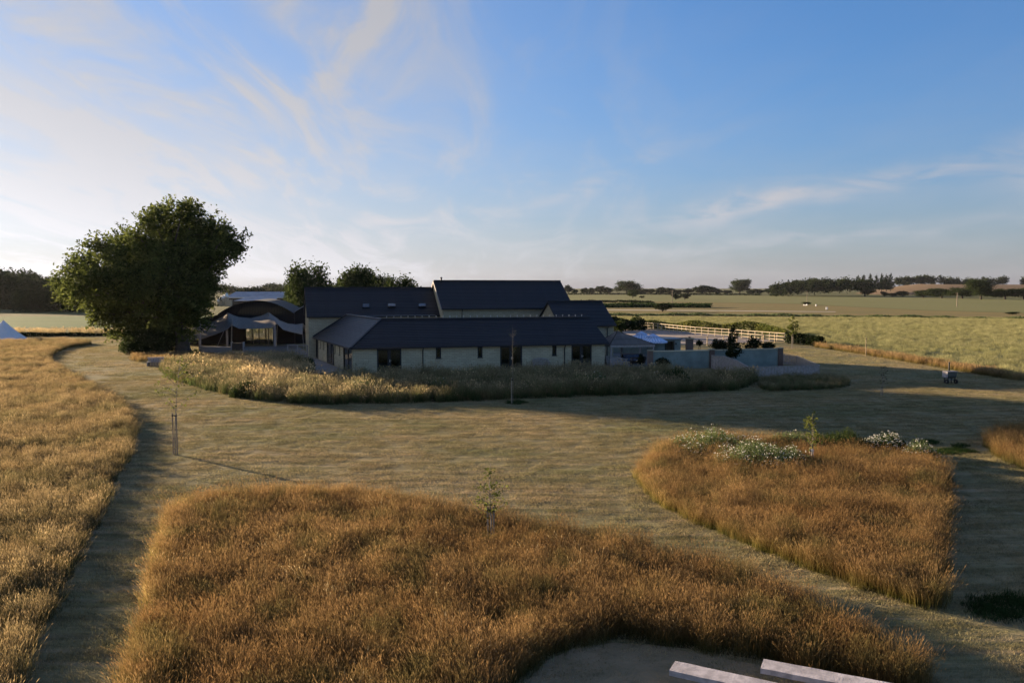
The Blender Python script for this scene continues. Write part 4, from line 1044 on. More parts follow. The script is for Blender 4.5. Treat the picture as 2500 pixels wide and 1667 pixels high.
def ragged(pts, amp, seed):
    rs = np.random.RandomState(seed + 500); out = []; pts = [np.array(p, float)[:2] for p in pts]
    for a, b in zip(pts, pts[1:] + pts[:1]):
        d = b - a; L_ = np.linalg.norm(d)
        if L_ > 60: out.append(a); continue
        n = max(1, int(L_ / 0.45)); nn = np.array([-d[1], d[0]]) / L_
        for i in range(n): out.append(a + d * (i / n) + nn * rs.normal() * amp)
    return out
def scatter(name, label, pts, protos, density, mat_ground, seed=0, smin=0.75, smax=1.2, rot=6.28, z=0.004, nscale=0.25, namt=0.32, cat='grass', rag=0.0):
    """a ground sheet with grass plants growing all over it"""
    if rag: pts = ragged(pts, rag, seed)
    o = sheet(name, pts, mat_ground, z); tag(o, label, cat, kind='stuff')
    g = bpy.data.node_groups.new(name + '_growth', 'GeometryNodeTree')
    g.interface.new_socket('Geometry', in_out='INPUT', socket_type='NodeSocketGeometry'); g.interface.new_socket('Geometry', in_out='OUTPUT', socket_type='NodeSocketGeometry')
    N = g.nodes; K = g.links; gi = N.new('NodeGroupInput'); go = N.new('NodeGroupOutput')
    d = N.new('GeometryNodeDistributePointsOnFaces'); d.inputs['Density'].default_value = density; d.inputs['Seed'].default_value = seed
    K.new(gi.outputs[0], d.inputs['Mesh'])
    jn = N.new('GeometryNodeJoinGeometry')
    for p in reversed(protos):
        oi = N.new('GeometryNodeObjectInfo'); oi.inputs['Object'].default_value = p; oi.inputs['As Instance'].default_value = True; K.new(oi.outputs['Geometry'], jn.inputs[0])
    ip = N.new('GeometryNodeInstanceOnPoints'); ip.inputs['Pick Instance'].default_value = True
    K.new(d.outputs['Points'], ip.inputs['Points']); K.new(jn.outputs[0], ip.inputs['Instance'])
    ri = N.new('FunctionNodeRandomValue'); ri.data_type = 'INT'; ri.inputs[4].default_value = 0; ri.inputs[5].default_value = len(protos) - 1; ri.inputs['Seed'].default_value = seed + 3
    K.new(ri.outputs[2], ip.inputs['Instance Index'])
    rr = N.new('FunctionNodeRandomValue'); rr.data_type = 'FLOAT_VECTOR'; rr.inputs[0].default_value = (-0.06, -0.06, -rot / 2); rr.inputs[1].default_value = (0.06, 0.06, rot / 2); K.new(rr.outputs[0], ip.inputs['Rotation'])
    sc = N.new('FunctionNodeRandomValue'); sc.data_type = 'FLOAT'; sc.inputs[2].default_value = smin; sc.inputs[3].default_value = smax; sc.inputs['Seed'].default_value = seed + 9
    ps = N.new('GeometryNodeInputPosition'); nz = N.new('ShaderNodeTexNoise'); nz.inputs['Scale'].default_value = nscale; nz.inputs['Detail'].default_value = 3
    K.new(ps.outputs[0], nz.inputs['Vector'])
    mr = N.new('ShaderNodeMapRange'); mr.inputs[1].default_value = 0.3; mr.inputs[2].default_value = 0.7; mr.inputs[3].default_value = 1 - namt / 2; mr.inputs[4].default_value = 1 + namt / 2; K.new(nz.outputs[0], mr.inputs[0])
    mu = N.new('ShaderNodeMath'); mu.operation = 'MULTIPLY'; K.new(sc.outputs[1], mu.inputs[0]); K.new(mr.outputs[0], mu.inputs[1]); K.new(mu.outputs[0], ip.inputs['Scale'])
    j2 = N.new('GeometryNodeJoinGeometry'); K.new(ip.outputs[0], j2.inputs[0]); K.new(gi.outputs[0], j2.inputs[0]); K.new(j2.outputs[0], go.inputs[0])
    md = o.modifiers.new('growth', 'NODES'); md.node_group = g
    return o

MEADOW_F = P((414, 1292), (424, 1268), (446, 1250), (550, 1234), (700, 1222), (850, 1222), (960, 1230), (1050, 1252), (1150, 1280), (1300, 1300), (1450, 1335), (1600, 1368), (1750, 1402), (1850, 1437), (1950, 1490), (2050, 1545), (2150, 1592), (2230, 1640), (2262, 1690),
             (2150, 1690), (2000, 1650), (1850, 1610), (1700, 1585), (1600, 1566), (1500, 1560), (1400, 1575), (1330, 1605), (1260, 1667), (1200, 1760), (1000, 1900), (270, 1900), (312, 1760), (328, 1690), (347, 1600), (366, 1500), (381, 1420), (398, 1340))
MEADOW_R = P((1560, 1165), (1572, 1192), (1620, 1237), (1700, 1277), (1800, 1317), (1900, 1357), (2000, 1394), (2100, 1432), (2200, 1467), (2262, 1490), (2285, 1478), (2298, 1400), (2306, 1300), (2312, 1205), (2306, 1168), (2275, 1144), (2240, 1130), (2100, 1110), (1900, 1100), (1750, 1086), (1680, 1087), (1626, 1105), (1582, 1137))
MEADOW_L = P((-900, 836), (-300, 834), (0, 838), (150, 834), (222, 839), (212, 843), (165, 850), (132, 862), (119, 878), (122, 893), (165, 913), (230, 951), (288, 986), (320, 1018), (327, 1050), (319, 1092), (292, 1152), (257, 1232), (217, 1302), (172, 1392), (122, 1482), (82, 1572), (42, 1667), (0, 1800), (-900, 1800), (-1600, 1300))
BUND = P((395, 905), (420, 925), (480, 945), (560, 966), (620, 976), (750, 989), (900, 986), (1100, 981), (1300, 973), (1500, 966), (1650, 960), (1800, 953), (1818, 946), (1850, 930), (1700, 921), (1600, 918), (1450, 913), (1100, 922), (850, 930), (770, 933), (757, 915), (745, 898), (705, 885), (640, 880), (550, 882), (470, 887), (420, 893))
BUND_R = P((1868, 957), (1950, 953), (2050, 950), (2078, 940), (2062, 925), (2010, 919), (1900, 921), (1860, 930), (1850, 940))
MEADOW_E = P((2408, 1088), (2440, 1062), (2620, 1050), (2700, 1200), (2520, 1155), (2440, 1120))

tm = [tuft('meadow_tuft', M_MEADOW, 85, 0.26, 0.56, 0.0055, 0.20, 1, 0.55, 0.075, 0.0095), tuft('meadow_tuft', M_MEADOW, 85, 0.26, 0.50, 0.0055, 0.26, 2, 0.65, 0.07, 0.009), tuft('meadow_tuft', M_MEADOW, 75, 0.24, 0.62, 0.005, 0.16, 3, 0.8, 0.085, 0.010), tuft('meadow_tuft', M_MEADOW, 70, 0.26, 0.40, 0.007, 0.10, 33, 0.1, 0.07, 0.009), tuft('meadow_tuft', M_MEADOW, 60, 0.26, 0.74, 0.005, 0.30, 36, 0.9, 0.085, 0.010)]
tl = [tuft('pale_tuft', M_MEADOW_L, 80, 0.30, 0.52, 0.007, 0.25, 4, 0.5, 0.08, 0.011), tuft('pale_tuft', M_MEADOW_L, 80, 0.30, 0.45, 0.007, 0.32, 5, 0.6, 0.08, 0.011), tuft('pale_tuft', M_MEADOW_L, 70, 0.28, 0.6, 0.0065, 0.2, 6, 0.8, 0.10, 0.013)]
tb_ = [tuft('bank_tuft', M_BUND, 46, 0.34, 0.85, 0.013, 0.12, 7, 0.3), tuft('bank_tuft', M_BUND, 50, 0.36, 0.62, 0.018, 0.05, 8, 0.0), tuft('bank_tuft', M_BUND, 40, 0.32, 0.95, 0.012, 0.16, 9, 0.8, 0.16, 0.03)]
tp = [tuft('pale_seed_tuft', M_BUND_PALE, 44, 0.32, 0.95, 0.012, 0.16, 11, 0.9, 0.2, 0.035), tuft('pale_seed_tuft', M_BUND_PALE, 44, 0.32, 0.8, 0.012, 0.2, 12, 0.8, 0.18, 0.03)]
tcr = [tuft('barley_tuft', M_CROP, 50, 0.5, 0.36, 0.014, 0.25, 13, 0.6, 0.10, 0.025), tuft('barley_tuft', M_CROP, 50, 0.5, 0.32, 0.014, 0.3, 14, 0.7, 0.10, 0.025)]
tv = [tuft('verge_tuft', M_VERGE, 40, 0.35, 0.6, 0.015, 0.15, 15, 0.7, 0.14, 0.03)]
tw = [tuft('lawn_tuft', M_LAWNBLADE, 80, 0.34, 0.050, 0.009, 0.4, 16, 0.0, spread=1.2), tuft('lawn_tuft', M_LAWNBLADE, 80, 0.34, 0.05, 0.011, 0.6, 17, 0.0, spread=1.4)]
tg = [tuft('lush_tuft', M_LUSH, 60, 0.25, 0.10, 0.014, 0.1, 18, 0.0, spread=0.9)]
scatter('front_meadow', 'large unmown meadow of rust brown grass in the foreground', MEADOW_F, tm, 42, M_SOIL, 1, rag=0.07)
trim_ = [tuft('painted_sun_tuft', M_SUN_RIM, 80, 0.24, 0.52, 0.0055, 0.18, 41, 0.6, 0.075, 0.0095), tuft('painted_sun_tuft', M_SUN_RIM, 80, 0.24, 0.46, 0.006, 0.22, 42, 0.4, 0.07, 0.009)]
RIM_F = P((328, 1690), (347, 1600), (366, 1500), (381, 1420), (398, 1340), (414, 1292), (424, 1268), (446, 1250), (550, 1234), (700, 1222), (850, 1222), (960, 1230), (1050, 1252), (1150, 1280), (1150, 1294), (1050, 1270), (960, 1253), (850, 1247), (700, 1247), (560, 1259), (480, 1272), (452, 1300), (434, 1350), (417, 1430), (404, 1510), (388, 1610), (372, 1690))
scatter('meadow_painted_sun_rim', 'front meadow edge with sunlight painted in gold along its left and far sides', RIM_F, trim_, 26, M_SOIL, 23, z=0.009, rag=0.05, smin=0.8, smax=1.15)  # band of lighter tufts standing in for sun striking the meadow edge
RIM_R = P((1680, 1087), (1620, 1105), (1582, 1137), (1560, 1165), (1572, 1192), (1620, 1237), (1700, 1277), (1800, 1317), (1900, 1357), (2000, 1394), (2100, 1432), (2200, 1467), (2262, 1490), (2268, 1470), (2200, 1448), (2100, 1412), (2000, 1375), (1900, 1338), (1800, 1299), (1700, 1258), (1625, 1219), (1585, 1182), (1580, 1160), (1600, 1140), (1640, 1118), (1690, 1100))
scatter('island_painted_sun_rim', 'island meadow edge with sunlight painted in gold along the path', RIM_R, trim_, 24, M_SOIL, 24, z=0.009, rag=0.05, smin=0.8, smax=1.1)  # same light-coloured tufts, painting the sunlit edge of the island
ts = [tuft('stalk_tuft', M_BUND_PALE, 26, 0.28, 0.68, 0.006, 0.25, 34, 1.0, 0.09, 0.014), tuft('green_tuft', M_BUND, 40, 0.25, 0.55, 0.012, 0.1, 35, 0.2, 0.1, 0.02)]
scatter('meadow_stalks', 'pale seed stalks and green weeds through the front meadow', MEADOW_F, ts, 0.8, M_SOIL, 21, z=0.007, smin=0.6, smax=1.1, nscale=0.6, namt=0.8)
scatter('island_meadow', 'unmown island of amber grass at right with flowers', MEADOW_R, tm, 36, M_SOIL, 2, rag=0.07)
scatter('left_meadow', 'paler unmown meadow along the left of the mown path', MEADOW_L, tl, 12, M_SOIL, 3, rag=0.10)
scatter('left_meadow_weeds', 'green weeds and pale stalks through the left meadow', MEADOW_L, ts, 0.35, M_SOIL, 22, z=0.007, smin=0.6, smax=1.1, nscale=0.6, namt=0.8)
scatter('edge_meadow', 'shaded tuft of unmown grass cut by the right edge', MEADOW_E, tm, 25, M_SOIL, 4)
scatter('grass_bank', 'shaggy green and straw grass bank before the low range', BUND, tb_, 10, M_SOIL, 5, nscale=0.35, namt=0.7)
scatter('grass_bank_end', 'short grass bank at the foot of the board fence', BUND_R, tb_, 14, M_SOIL, 6, smin=0.38, smax=0.6)
th = [tuft('dock_tuft', M_BUND, 40, 0.4, 0.7, 0.045, 0.0, 31, 0.0, spread=0.8), tuft('hogweed_tuft', M_BUND_PALE, 16, 0.4, 1.0, 0.012, 0.1, 32, 1.0, 0.12, 0.09)]
scatter('bank_weeds', 'broad leaved weeds and seed heads through the grass bank', BUND, th, 1.0, M_SOIL, 17, z=0.006, smin=0.6, smax=1.25, nscale=0.6, namt=0.8)
PALE = P((575, 935), (650, 955), (720, 940), (752, 925), (745, 898), (705, 886), (640, 881), (560, 884), (545, 910))
scatter('pale_seed_grass', 'pale sunlit seeding grass on the left of the bank', PALE, tp, 9, M_SOIL, 7, z=0.008)
scatter('pale_seed_grass_strip', 'thin strip of pale seeding grass before the corner doors', P((790, 948), (900, 946), (1010, 940), (1010, 930), (900, 931), (790, 935)), tp, 4, M_SOIL, 8, z=0.008, smin=0.6, smax=0.9)
CROP = P((1500, 789), (1700, 799), (1880, 812), (1940, 831), (2080, 858), (2330, 899), (2520, 926)) + [(75, 56), (120, 66)] + P((2700, 778), (1300, 774))
scatter('barley', 'standing pale green barley rippling right of the barns', CROP, tcr, 1.5, M_F_BARLEY, 9, z=0.02, nscale=0.06, namt=0.2)
scatter('dry_verge', 'orange dry grass verge between lawn and barley', P((1990, 848), (2080, 861), (2330, 904), (2500, 933), (2500, 925), (2330, 897), (2080, 856), (1990, 845)), tv, 9, M_SOIL, 10, z=0.01)
scatter('far_left_verge', 'pale grass strip beyond the left meadow', P((-200, 822), (330, 820), (330, 812), (-200, 814)), tp, 1.4, M_SOIL, 11, z=0.01, smin=0.8, smax=1.1)
scatter('dry_grass_patch', 'orange dry grass at the foot of the ash tree', P((318, 880), (345, 885), (362, 880), (440, 884), (520, 880), (520, 868), (440, 866), (330, 868)), tv, 6, M_SOIL, 12, z=0.01, smin=0.5, smax=0.9)
scatter('lawn_grass', 'short mown grass of the lawn', [(-34, 12), (-34, 68), (-16, 68), (-12, 64), (48, 64), (48, 12)], tw, 11, M_LAWN, 13, z=0.003, smin=0.7, smax=1.3, nscale=0.5, namt=0.6)
tw2 = [tuft('lawn_tuft_wide', M_LAWNBLADE, 60, 0.7, 0.075, 0.022, 0.4, 19, 0.0, spread=1.2)]
scatter('lawn_grass_far', 'short mown grass of the far path left of the bank', [(-75, 68), (-75, 122), (-40, 124), (-22, 90), (-20, 68)], tw2, 2.2, M_LAWN, 15, z=0.003)
scatter('lawn_grass_right', 'short mown grass right of the garden fence', [(27, 64), (30, 110), (46, 80), (48, 64)], tw2, 2.2, M_LAWN, 16, z=0.003)
def ellipse(px, py, rx, ry): return P(*[(px + rx * math.cos(a), py + ry * math.sin(a)) for a in np.linspace(0, 6.28, 15)[:-1]])
for nm, lab, e in (('lush_patch', 'round dark green lawn patch at lower right', (2450, 1482, 90, 30)), ('lush_streak', 'long dark green streak on the lawn beyond the island', (2320, 1102, 60, 7)), ('lush_spot', 'small dark green spot above the long streak', (2345, 1090, 18, 4)), ('lush_corner', 'dark green spot behind the daisy clump', (2262, 1082, 25, 5)), ('lush_ring', 'dark green ring at the foot of the bank sapling', (1260, 983, 24, 4))):
    scatter(nm, lab, ellipse(*e), tg, 30, M_SOIL, 14, z=0.006)

# ------------------------------------------------------------------ saplings
def sapling(px, base, top, label, seed, leaves=260, spread=0.75, stake=1.7, two=True, guard=False, mat=None, leaf=0.085, bare=0.35, stake_mat=None, lean=0.0, th=1.0):
    rs = np.random.RandomState(seed); p = G(px, base); h = GY(px, top, p[1])[2]
    root = empty('staked_sapling', p, 0, label, 'sapling')
    tip = np.array([lean, 0.1 * rs.normal(), h])
    stem = [np.array([0, 0, -0.02]) * 1.0, np.array([0.02, 0, h * .3]), np.array([lean * .4 + 0.03 * rs.normal(), 0.03, h * .65]), tip]
    MB().tube(stem, [0.028 * th, 0.022 * th, 0.015 * th, 0.006 * th], 6).build('trunk', M_BIRCH, root)
    m = MB(); C = []
    for i in range(16):
        t = rs.uniform(bare, 0.95); s = np.array([lean * t * t, 0, h * t]); a = rs.uniform(0, 6.28); L_ = spread * (1.1 - 0.6 * t) * rs.uniform(.5, 1.1)
        e = s + np.array([math.cos(a) * L_, math.sin(a) * L_, L_ * rs.uniform(0.3, 1.0)])
        limb(m, s, e, 0.013 * th, 0.005 * th, rs, 3, 4)
        for k in range(leaves // 16): u = rs.uniform(0.3, 1.05); C.append(lerp(s, e, u) + rs.normal(size=3) * 0.07)
    for k in range(leaves // 6): t = rs.uniform(bare, 1.0); C.append(np.array([lean * t * t, 0, h * t]) + rs.normal(size=3) * 0.09)
    m.build('branches', M_BIRCH, root, uv=False)
    C = np.array(C); link('leaves', cloud_mesh('sapling_leaves', C, rs.uniform(0, 1, len(C)), leaf, rs, 1.6), mat or M_LEAF_YOUNG, root)
    for s in ((-1, 1) if two else (-1,)):
        MB().tube([(0.085 * s, 0.02, -0.05), (0.085 * s, 0.02, stake)], 0.028, 7).build('stake', stake_mat or M_STAKE, root)
    MB().bar((-0.11, 0.02, stake - 0.12), (0.11 if two else 0.03, 0.02, stake - 0.12), 0.07, 0.05).build('tie', M_RUBBER, root)
    if guard: MB().tube([(0, 0, 0), (0, 0, 0.75)], 0.065, 8).build('tree_guard', M_WHITE, root)
sapling(428, 1110, 872, 'tall staked sapling on the mown path at left', 21, 260, 1.3, 1.9, True, leaf=0.07, bare=0.45, lean=0.35, stake_mat=M_WOOD)
sapling(1198, 1335, 1130, 'staked yellow-green sapling in the middle of the front meadow', 22, 360, 0.7, 1.2, leaf=0.05, bare=0.33, stake_mat=M_WOOD)
sapling(1982, 1140, 1010, 'young tree in the island meadow with pale trunk guard', 23, 330, 0.65, 0.8, False, True, leaf=0.07, bare=0.25)
sapling(1252, 986, 795, 'bare thin sapling with pale stakes before the low range', 24, 40, 0.5, 1.7, False, leaf=0.05, bare=0.55, mat=M_LEAF_MID, th=0.45)
sapling(1934, 851, 772, 'feathery sapling on two stakes right of the white fence', 25, 520, 0.9, 1.7, leaf=0.13, bare=0.42)
sapling(2115, 869, 818, 'bare stake with a dead sapling beside the dry verge', 26, 24, 0.3, 2.0, False, leaf=0.07, stake_mat=M_NEWWOOD)
sapling(2154, 966, 893, 'small dark sapling on the shaded lawn left of the smoker', 27, 70, 0.45, 0.7, False, leaf=0.06, bare=0.35, mat=M_LEAF_DARK)

# ------------------------------------------------------------------ plank benches at the bottom right
def plank_bench(pts, label):
    a, b, c = [G(x, y, 0.46) for x, y in pts]         # back-left, front-left, a point along the back edge
    root = empty('plank_bench', np.array([b[0], b[1], 0]), 0, label, 'bench'); r = Root(root)
    d = (c - a); d[2] = 0; d /= np.linalg.norm(d); w = b - a; w -= d * (w @ d); wl_ = np.linalg.norm(w); w = w / wl_ * min(wl_, 0.4); dz = np.array([0, 0, 0.10]); L_ = 3.4
    # an uneven waney plank
    m = MB(); n = 12; rs = np.random.RandomState(int(pts[0][0])); prev = None
    for i in range(n + 1):
        t = i / n; j0, j1 = rs.normal(size=2) * 0.012; p0 = a + d * (L_ * t) - w * (0.04 + j0); p1 = a + d * (L_ * t) + w * (1.0 + j1)
        ring = [p0 - dz, p1 - dz, p1, p0]
        if prev is not None: m.hexa([prev[0], ring[0], ring[1], prev[1], prev[3], ring[3], ring[2], prev[2]])
        prev = ring
    o = m.build('seat', M_PLANK, root)
    for t in (0.22, 0.78):
        p = a + d * (L_ * t) + w * 0.5; MB().bar((p[0], p[1], -0.05), (p[0], p[1], 0.36), 0.16, 0.16, tuple(d)).build('leg', M_WOOD, root)
    r.done()
plank_bench(((1648, 1613), (1636, 1645), (1887, 1664)), 'nearer whitewashed plank bench on the clearing at bottom right')
plank_bench(((1864, 1608), (1857, 1630), (2160, 1664)), 'farther whitewashed plank bench against the tall grass at bottom right')

# ------------------------------------------------------------------ board and rail fences
def board_fence():
    pts = [GY(1737, 868, 73.5), GY(1765, 870, 72.5), GY(1797, 880, 70), GY(1828, 897, 67), GY(2001, 893, 68.5), GY(1945, 870, 77), GY(1910, 864, 77.8)]
    root = empty('board_fence', np.array([pts[3][0], pts[3][1], 0]), 0, 'silvered board fence zigzagging from the teal wall', 'fence'); r = Root(root)
    rs = random.Random(3)
    for a, b in zip(pts, pts[1:]):
        L_ = np.linalg.norm((b - a)[:2]); n = max(2, int(L_ / 0.15)); d = (b - a) / L_; nn = np.array([-d[1], d[0], 0])
        for i in range(n):
            t0, t1 = i / n, (i + 0.88) / n; p, q = lerp(a, b, t0), lerp(a, b, t1); o = nn * (0.012 if i % 2 else -0.008); j = rs.uniform(-0.012, 0.012)
            z = lambda v, h: np.array([v[0], v[1], h])
            MB().hexa([z(p + o, 0.03), z(q + o, 0.03), z(q + o + nn * .02, 0.03), z(p + o + nn * .02, 0.03), z(p + o, p[2] + j), z(q + o, q[2] + j), z(q + o + nn * .02, q[2] + j), z(p + o + nn * .02, p[2] + j)]).build('board', M_GREYWOOD, root)
        MB().bar(a + np.array([0, 0, .05]), b + np.array([0, 0, .05]), 0.09, 0.03).build('capping', M_GREYWOOD, root)
        MB().bar((a[0] + nn[0] * .08, a[1] + nn[1] * .08, 0), (a[0] + nn[0] * .08, a[1] + nn[1] * .08, a[2]), 0.1, 0.1).build('post', M_GREYWOOD, root)
    r.done()
board_fence()
def rail_fence(name, label, pts, n, h, rails, mat, rw=0.085):
    root = empty(name, np.array([pts[0][0], pts[0][1], 0]), 0, label, 'fence'); r = Root(root)
    pts = [np.array([p[0], p[1], 0.0]) for p in pts]; cum = [0.0]
    for a, b in zip(pts, pts[1:]): cum.append(cum[-1] + np.linalg.norm(b - a))
    def at(s):
        for i in range(len(pts) - 1):
            if s <= cum[i + 1] or i == len(pts) - 2: return lerp(pts[i], pts[i + 1], (s - cum[i]) / (cum[i + 1] - cum[i]))
    P_ = [at(cum[-1] * i / n) for i in range(n + 1)]
    for p in P_: MB().bar(p, p + np.array([0, 0, h]), 0.11, 0.11).build('post', mat, root)
    for a, b in zip(P_, P_[1:]):
        d = (b - a) / np.linalg.norm(b - a); off = np.array([d[1], -d[0], 0]) * 0.085
        for k in rails: MB().bar(a + off + np.array([0, 0, h * k]), b + off + np.array([0, 0, h * k]), 0.04, rw).build('rail', mat, root)
    r.done()
FEN = [G(1556, 803), G(1600, 806), G(1634, 810), G(1696, 817), G(1777, 823), G(1845, 829), G(1916, 835)]
rail_fence('paddock_fence', 'cream post and rail fence catching the sun behind the arena', FEN, 26, 1.28, (0.95, 0.6, 0.25), M_CREAM)
rail_fence('arena_fence', 'brown post and rail fence along the near side of the arena', [GY(1600, 840, 101), GY(1757, 838, 103.5), GY(1876, 838, 108), GY(1916, 836, 110.5)], 9, 1.25, (0.93, 0.58, 0.2), M_NEWWOOD)

# ------------------------------------------------------------------ walled garden
def garden_wall():
    k = [(1588, 857, 73.2), (1738, 854, 74.5), (1905, 851, 76.5)]
    pts = [np.array([*GY(x, y, d)[:2], 0]) for x, y, d in k]; h = 1.62
    root = empty('garden_wall', pts[0], 0, 'teal rendered garden wall with stone coping and brick piers', 'wall'); r = Root(root)
    for a, b in zip(pts, pts[1:]):
        d = (b - a) / np.linalg.norm(b - a); L_ = np.linalg.norm(b - a); f = Face(a, d, np.array([-d[1], d[0], 0]))
        m = MB(); f.box(m, 0.24, L_ - 0.24, 0, 0.25, 0, h); m.build('wall_panel', M_TEAL, root)
        m = MB(); f.box(m, 0.24, L_ - 0.24, -0.06, 0.31, h, h + 0.09); m.build('coping', M_STONE, root)
    for i, p in enumerate(pts):
        MB().box(p[0] - .23, p[0] + .23, p[1] - .18, p[1] + .34, 0, h + 0.08).build('pier', M_REDBRICK, root)
        MB().box(p[0] - .28, p[0] + .28, p[1] - .23, p[1] + .39, h + .08, h + 0.16).build('pier_cap', M_STONE, root)
    r.done()
garden_wall()
def gazebo():
    o = GY(1528, 842, 78.5); o[2] = 0
    root = empty('gazebo', o, 0.2, 'open gazebo with hipped grey shingle roof beside the low range', 'gazebo')
    ez, az_, hx, hy = 2.02, 3.25, 2.35, 2.0; rx = 0.0
    c = [(-hx, -hy, ez), (hx, -hy, ez), (hx, hy, ez), (-hx, hy, ez)]; top = [(-0.9, 0, az_), (-0.85, 0, az_)]
    R = MB().bar((-0.95, 0, az_ + .03), (-0.8, 0, az_ + .03), 0.15, 0.08).build('roof', M_GAZ, root)
    ap = (-0.88, 0, az_)
    for i in range(4):
        a, b = c[i], c[(i + 1) % 4]; e = 0.03
        courses(R, a, b, lerp(ap, a, e), lerp(ap, b, e), 11, M_GAZ, 0.03)
        MB().bar(a, ap, 0.1, 0.06).build('hip', M_DARKWOOD, R)
    for x, y in ((-hx + .2, -hy + .2), (hx - .2, -hy + .2), (hx - .2, hy - .2), (-hx + .2, hy - .2), (0.2, hy - .2)):
        MB().box(x - .08, x + .08, y - .08, y + .08, 0, ez).build('post', M_GREYWOOD, root)
    for a, b in zip(c, c[1:] + c[:1]): MB().bar(np.array(a) * [.96, .96, 1] - [0, 0, .1], np.array(b) * [.96, .96, 1] - [0, 0, .1], 0.1, 0.2).build('beam', M_GREYWOOD, root)
    return o
GZ = gazebo()
structure(sheet('garden_paving', [B(24.3, -1.5)[:2], G(1590, 900)[:2], GY(1590, 850, 90)[:2], GY(1500, 850, 96)[:2], B(24.3, 14)[:2]], M_PAVE, 0.016), 'paved garden floor under gazebo and parasols', 'paving')
def sofa(px, y, label, w, cush, rz=0.2, frame=None):
    p = GY(px, 800, y); p[2] = 0; root = empty('garden_sofa', p, rz, label, 'sofa')
    MB().box(-w / 2, w / 2, -.4, .4, 0.06, 0.3).build('base', frame or M_DARKWOOD, root)
    n = max(1, int(w / 0.8))
    for i in range(n):
        x0 = -w / 2 + .1 + (w - .2) * i / n; x1 = x0 + (w - .2) / n - .03
        MB().box(x0, x1, -.38, .25, 0.3, 0.48).build('seat_cushion', cush, root); MB().box(x0, x1, .2, .36, 0.48, 0.85).build('back_cushion', cush, root)
    for s in (-1, 1): MB().box(s * w / 2 - .08, s * w / 2 + .08, -.4, .4, 0.3, 0.66).build('arm', frame or M_DARKWOOD, root)
    MB().box(-w / 2, w / 2, .37, .45, 0.3, 0.9).build('backrest', frame or M_DARKWOOD, root)
sofa(1548, 79.2, 'blue cushioned sofa under the gazebo', 2.2, M_CUSHION)
sofa(1497, 77.2, 'beige sofa under the gazebo beside the barn wall', 1.5, M_BEIGE, 0.25, M_BEIGE)
def table(px, y, label, w, d, h, mat, rz=0.2):
    p = GY(px, 800, y); p[2] = 0; root = empty('garden_table', p, rz, label, 'table')
    MB().box(-w / 2, w / 2, -d / 2, d / 2, h - .05, h).build('table_top', mat, root)
    for x in (-1, 1):
        for yy in (-1, 1): MB().box(x * (w / 2 - .08) - .04, x * (w / 2 - .08) + .04, yy * (d / 2 - .08) - .04, yy * (d / 2 - .08) + .04, 0, h - .05).build('leg', mat, root)
table(1557, 77.3, 'dark table at the right end of the gazebo', 1.3, 0.7, 0.75, M_DARKWOOD)
table(1517, 76.2, 'low pale table in front of the gazebo', 1.6, 0.7, 0.45, M_GREYWOOD)
def garden_bench(p, rz, label, w=1.5):
    root = empty('white_garden_bench', p, rz, label, 'bench')
    MB().box(-w / 2, w / 2, -.25, .2, 0.40, 0.44).build('seat', M_GREYWOOD, root)
    for s in (-1, 1):
        MB().box(s * w / 2 - .03, s * w / 2 + .03, -.25, -.19, 0, .62).build('leg', M_GREYWOOD, root); MB().box(s * w / 2 - .03, s * w / 2 + .03, .2, .26, 0, .8).build('leg', M_GREYWOOD, root)
        MB().box(s * w / 2 - .04, s * w / 2 + .04, -.27, .22, .62, .66).build('arm', M_GREYWOOD, root)
    n = 13
    for i in range(n):
        x = -w / 2 + .08 + (w - .16) * i / (n - 1); z = .82 + .14 * (1 - (2 * x / w) ** 2); MB().box(x - .022, x + .022, .2, .23, .46, z).build('slat', M_GREYWOOD, root)
    m = MB(); k = 12
    for i in range(k):
        x0, x1 = -w / 2 + w * i / k, -w / 2 + w * (i + 1) / k; z0, z1 = [.82 + .14 * (1 - (2 * x / w) ** 2) for x in (x0, x1)]
        m.hexa([(x0, .19, z0), (x1, .19, z1), (x1, .25, z1), (x0, .25, z0), (x0, .19, z0 + .06), (x1, .19, z1 + .06), (x1, .25, z1 + .06), (x0, .25, z0 + .06)])
    m.build('top_rail', M_GREYWOOD, root)
p = B(front_a(1321, -0.1), -0.15); garden_bench(p, math.atan2(BU[1], BU[0]), 'arched slatted bench against the low range wall')
p = GY(1512, 850, 73.8); p[2] = 0; garden_bench(p, 0.15, 'arched slatted bench right of the low range corner')
def parasol(px, top, y, r, label, rz):
    p = GY(px, 800, y); p[2] = 0; zt = GY(px, top, y)[2]; root = empty('parasol', p, rz, label, 'parasol'); n = 8; ze = zt - r * 0.52
    for k in range(n):
        a0, a1 = 2 * math.pi * k / n, 2 * math.pi * (k + 1) / n; f = lambda a, rr, z: (rr * math.cos(a), rr * math.sin(a), z)
        m = MB(); m.quad(f(a0, r, ze), f(a1, r, ze), f(a1, r * .35, zt - .32), f(a0, r * .35, zt - .32)); m.quad(f(a0, r, ze), f(a0, r, ze - .16), f(a1, r, ze - .16), f(a1, r, ze)); m.build('canopy_panel', M_PARASOL, root)
        m = MB(); m.quad(f(a0, r * .5, zt - .34), f(a1, r * .5, zt - .34), (0, 0, zt)); m.build('vent_panel', M_PARASOL_TOP, root)
        MB().bar((0, 0, zt - .3), f(a0, r, ze - .01), 0.025, 0.025).build('rib', M_WOOD, root)
    MB().tube([(0, 0, 0), (0, 0, zt + .05)], 0.03, 8).build('pole', M_WOOD, root)
    MB().box(-.35, .35, -.35, .35, 0, .1).build('base', M_STONE, root)
parasol(1566, 808, 88.0, 1.35, 'light blue parasol behind its striped neighbour', 0.2)
parasol(1594, 814, 84.0, 1.55, 'blue and white striped parasol beside the garden room', 0.5)
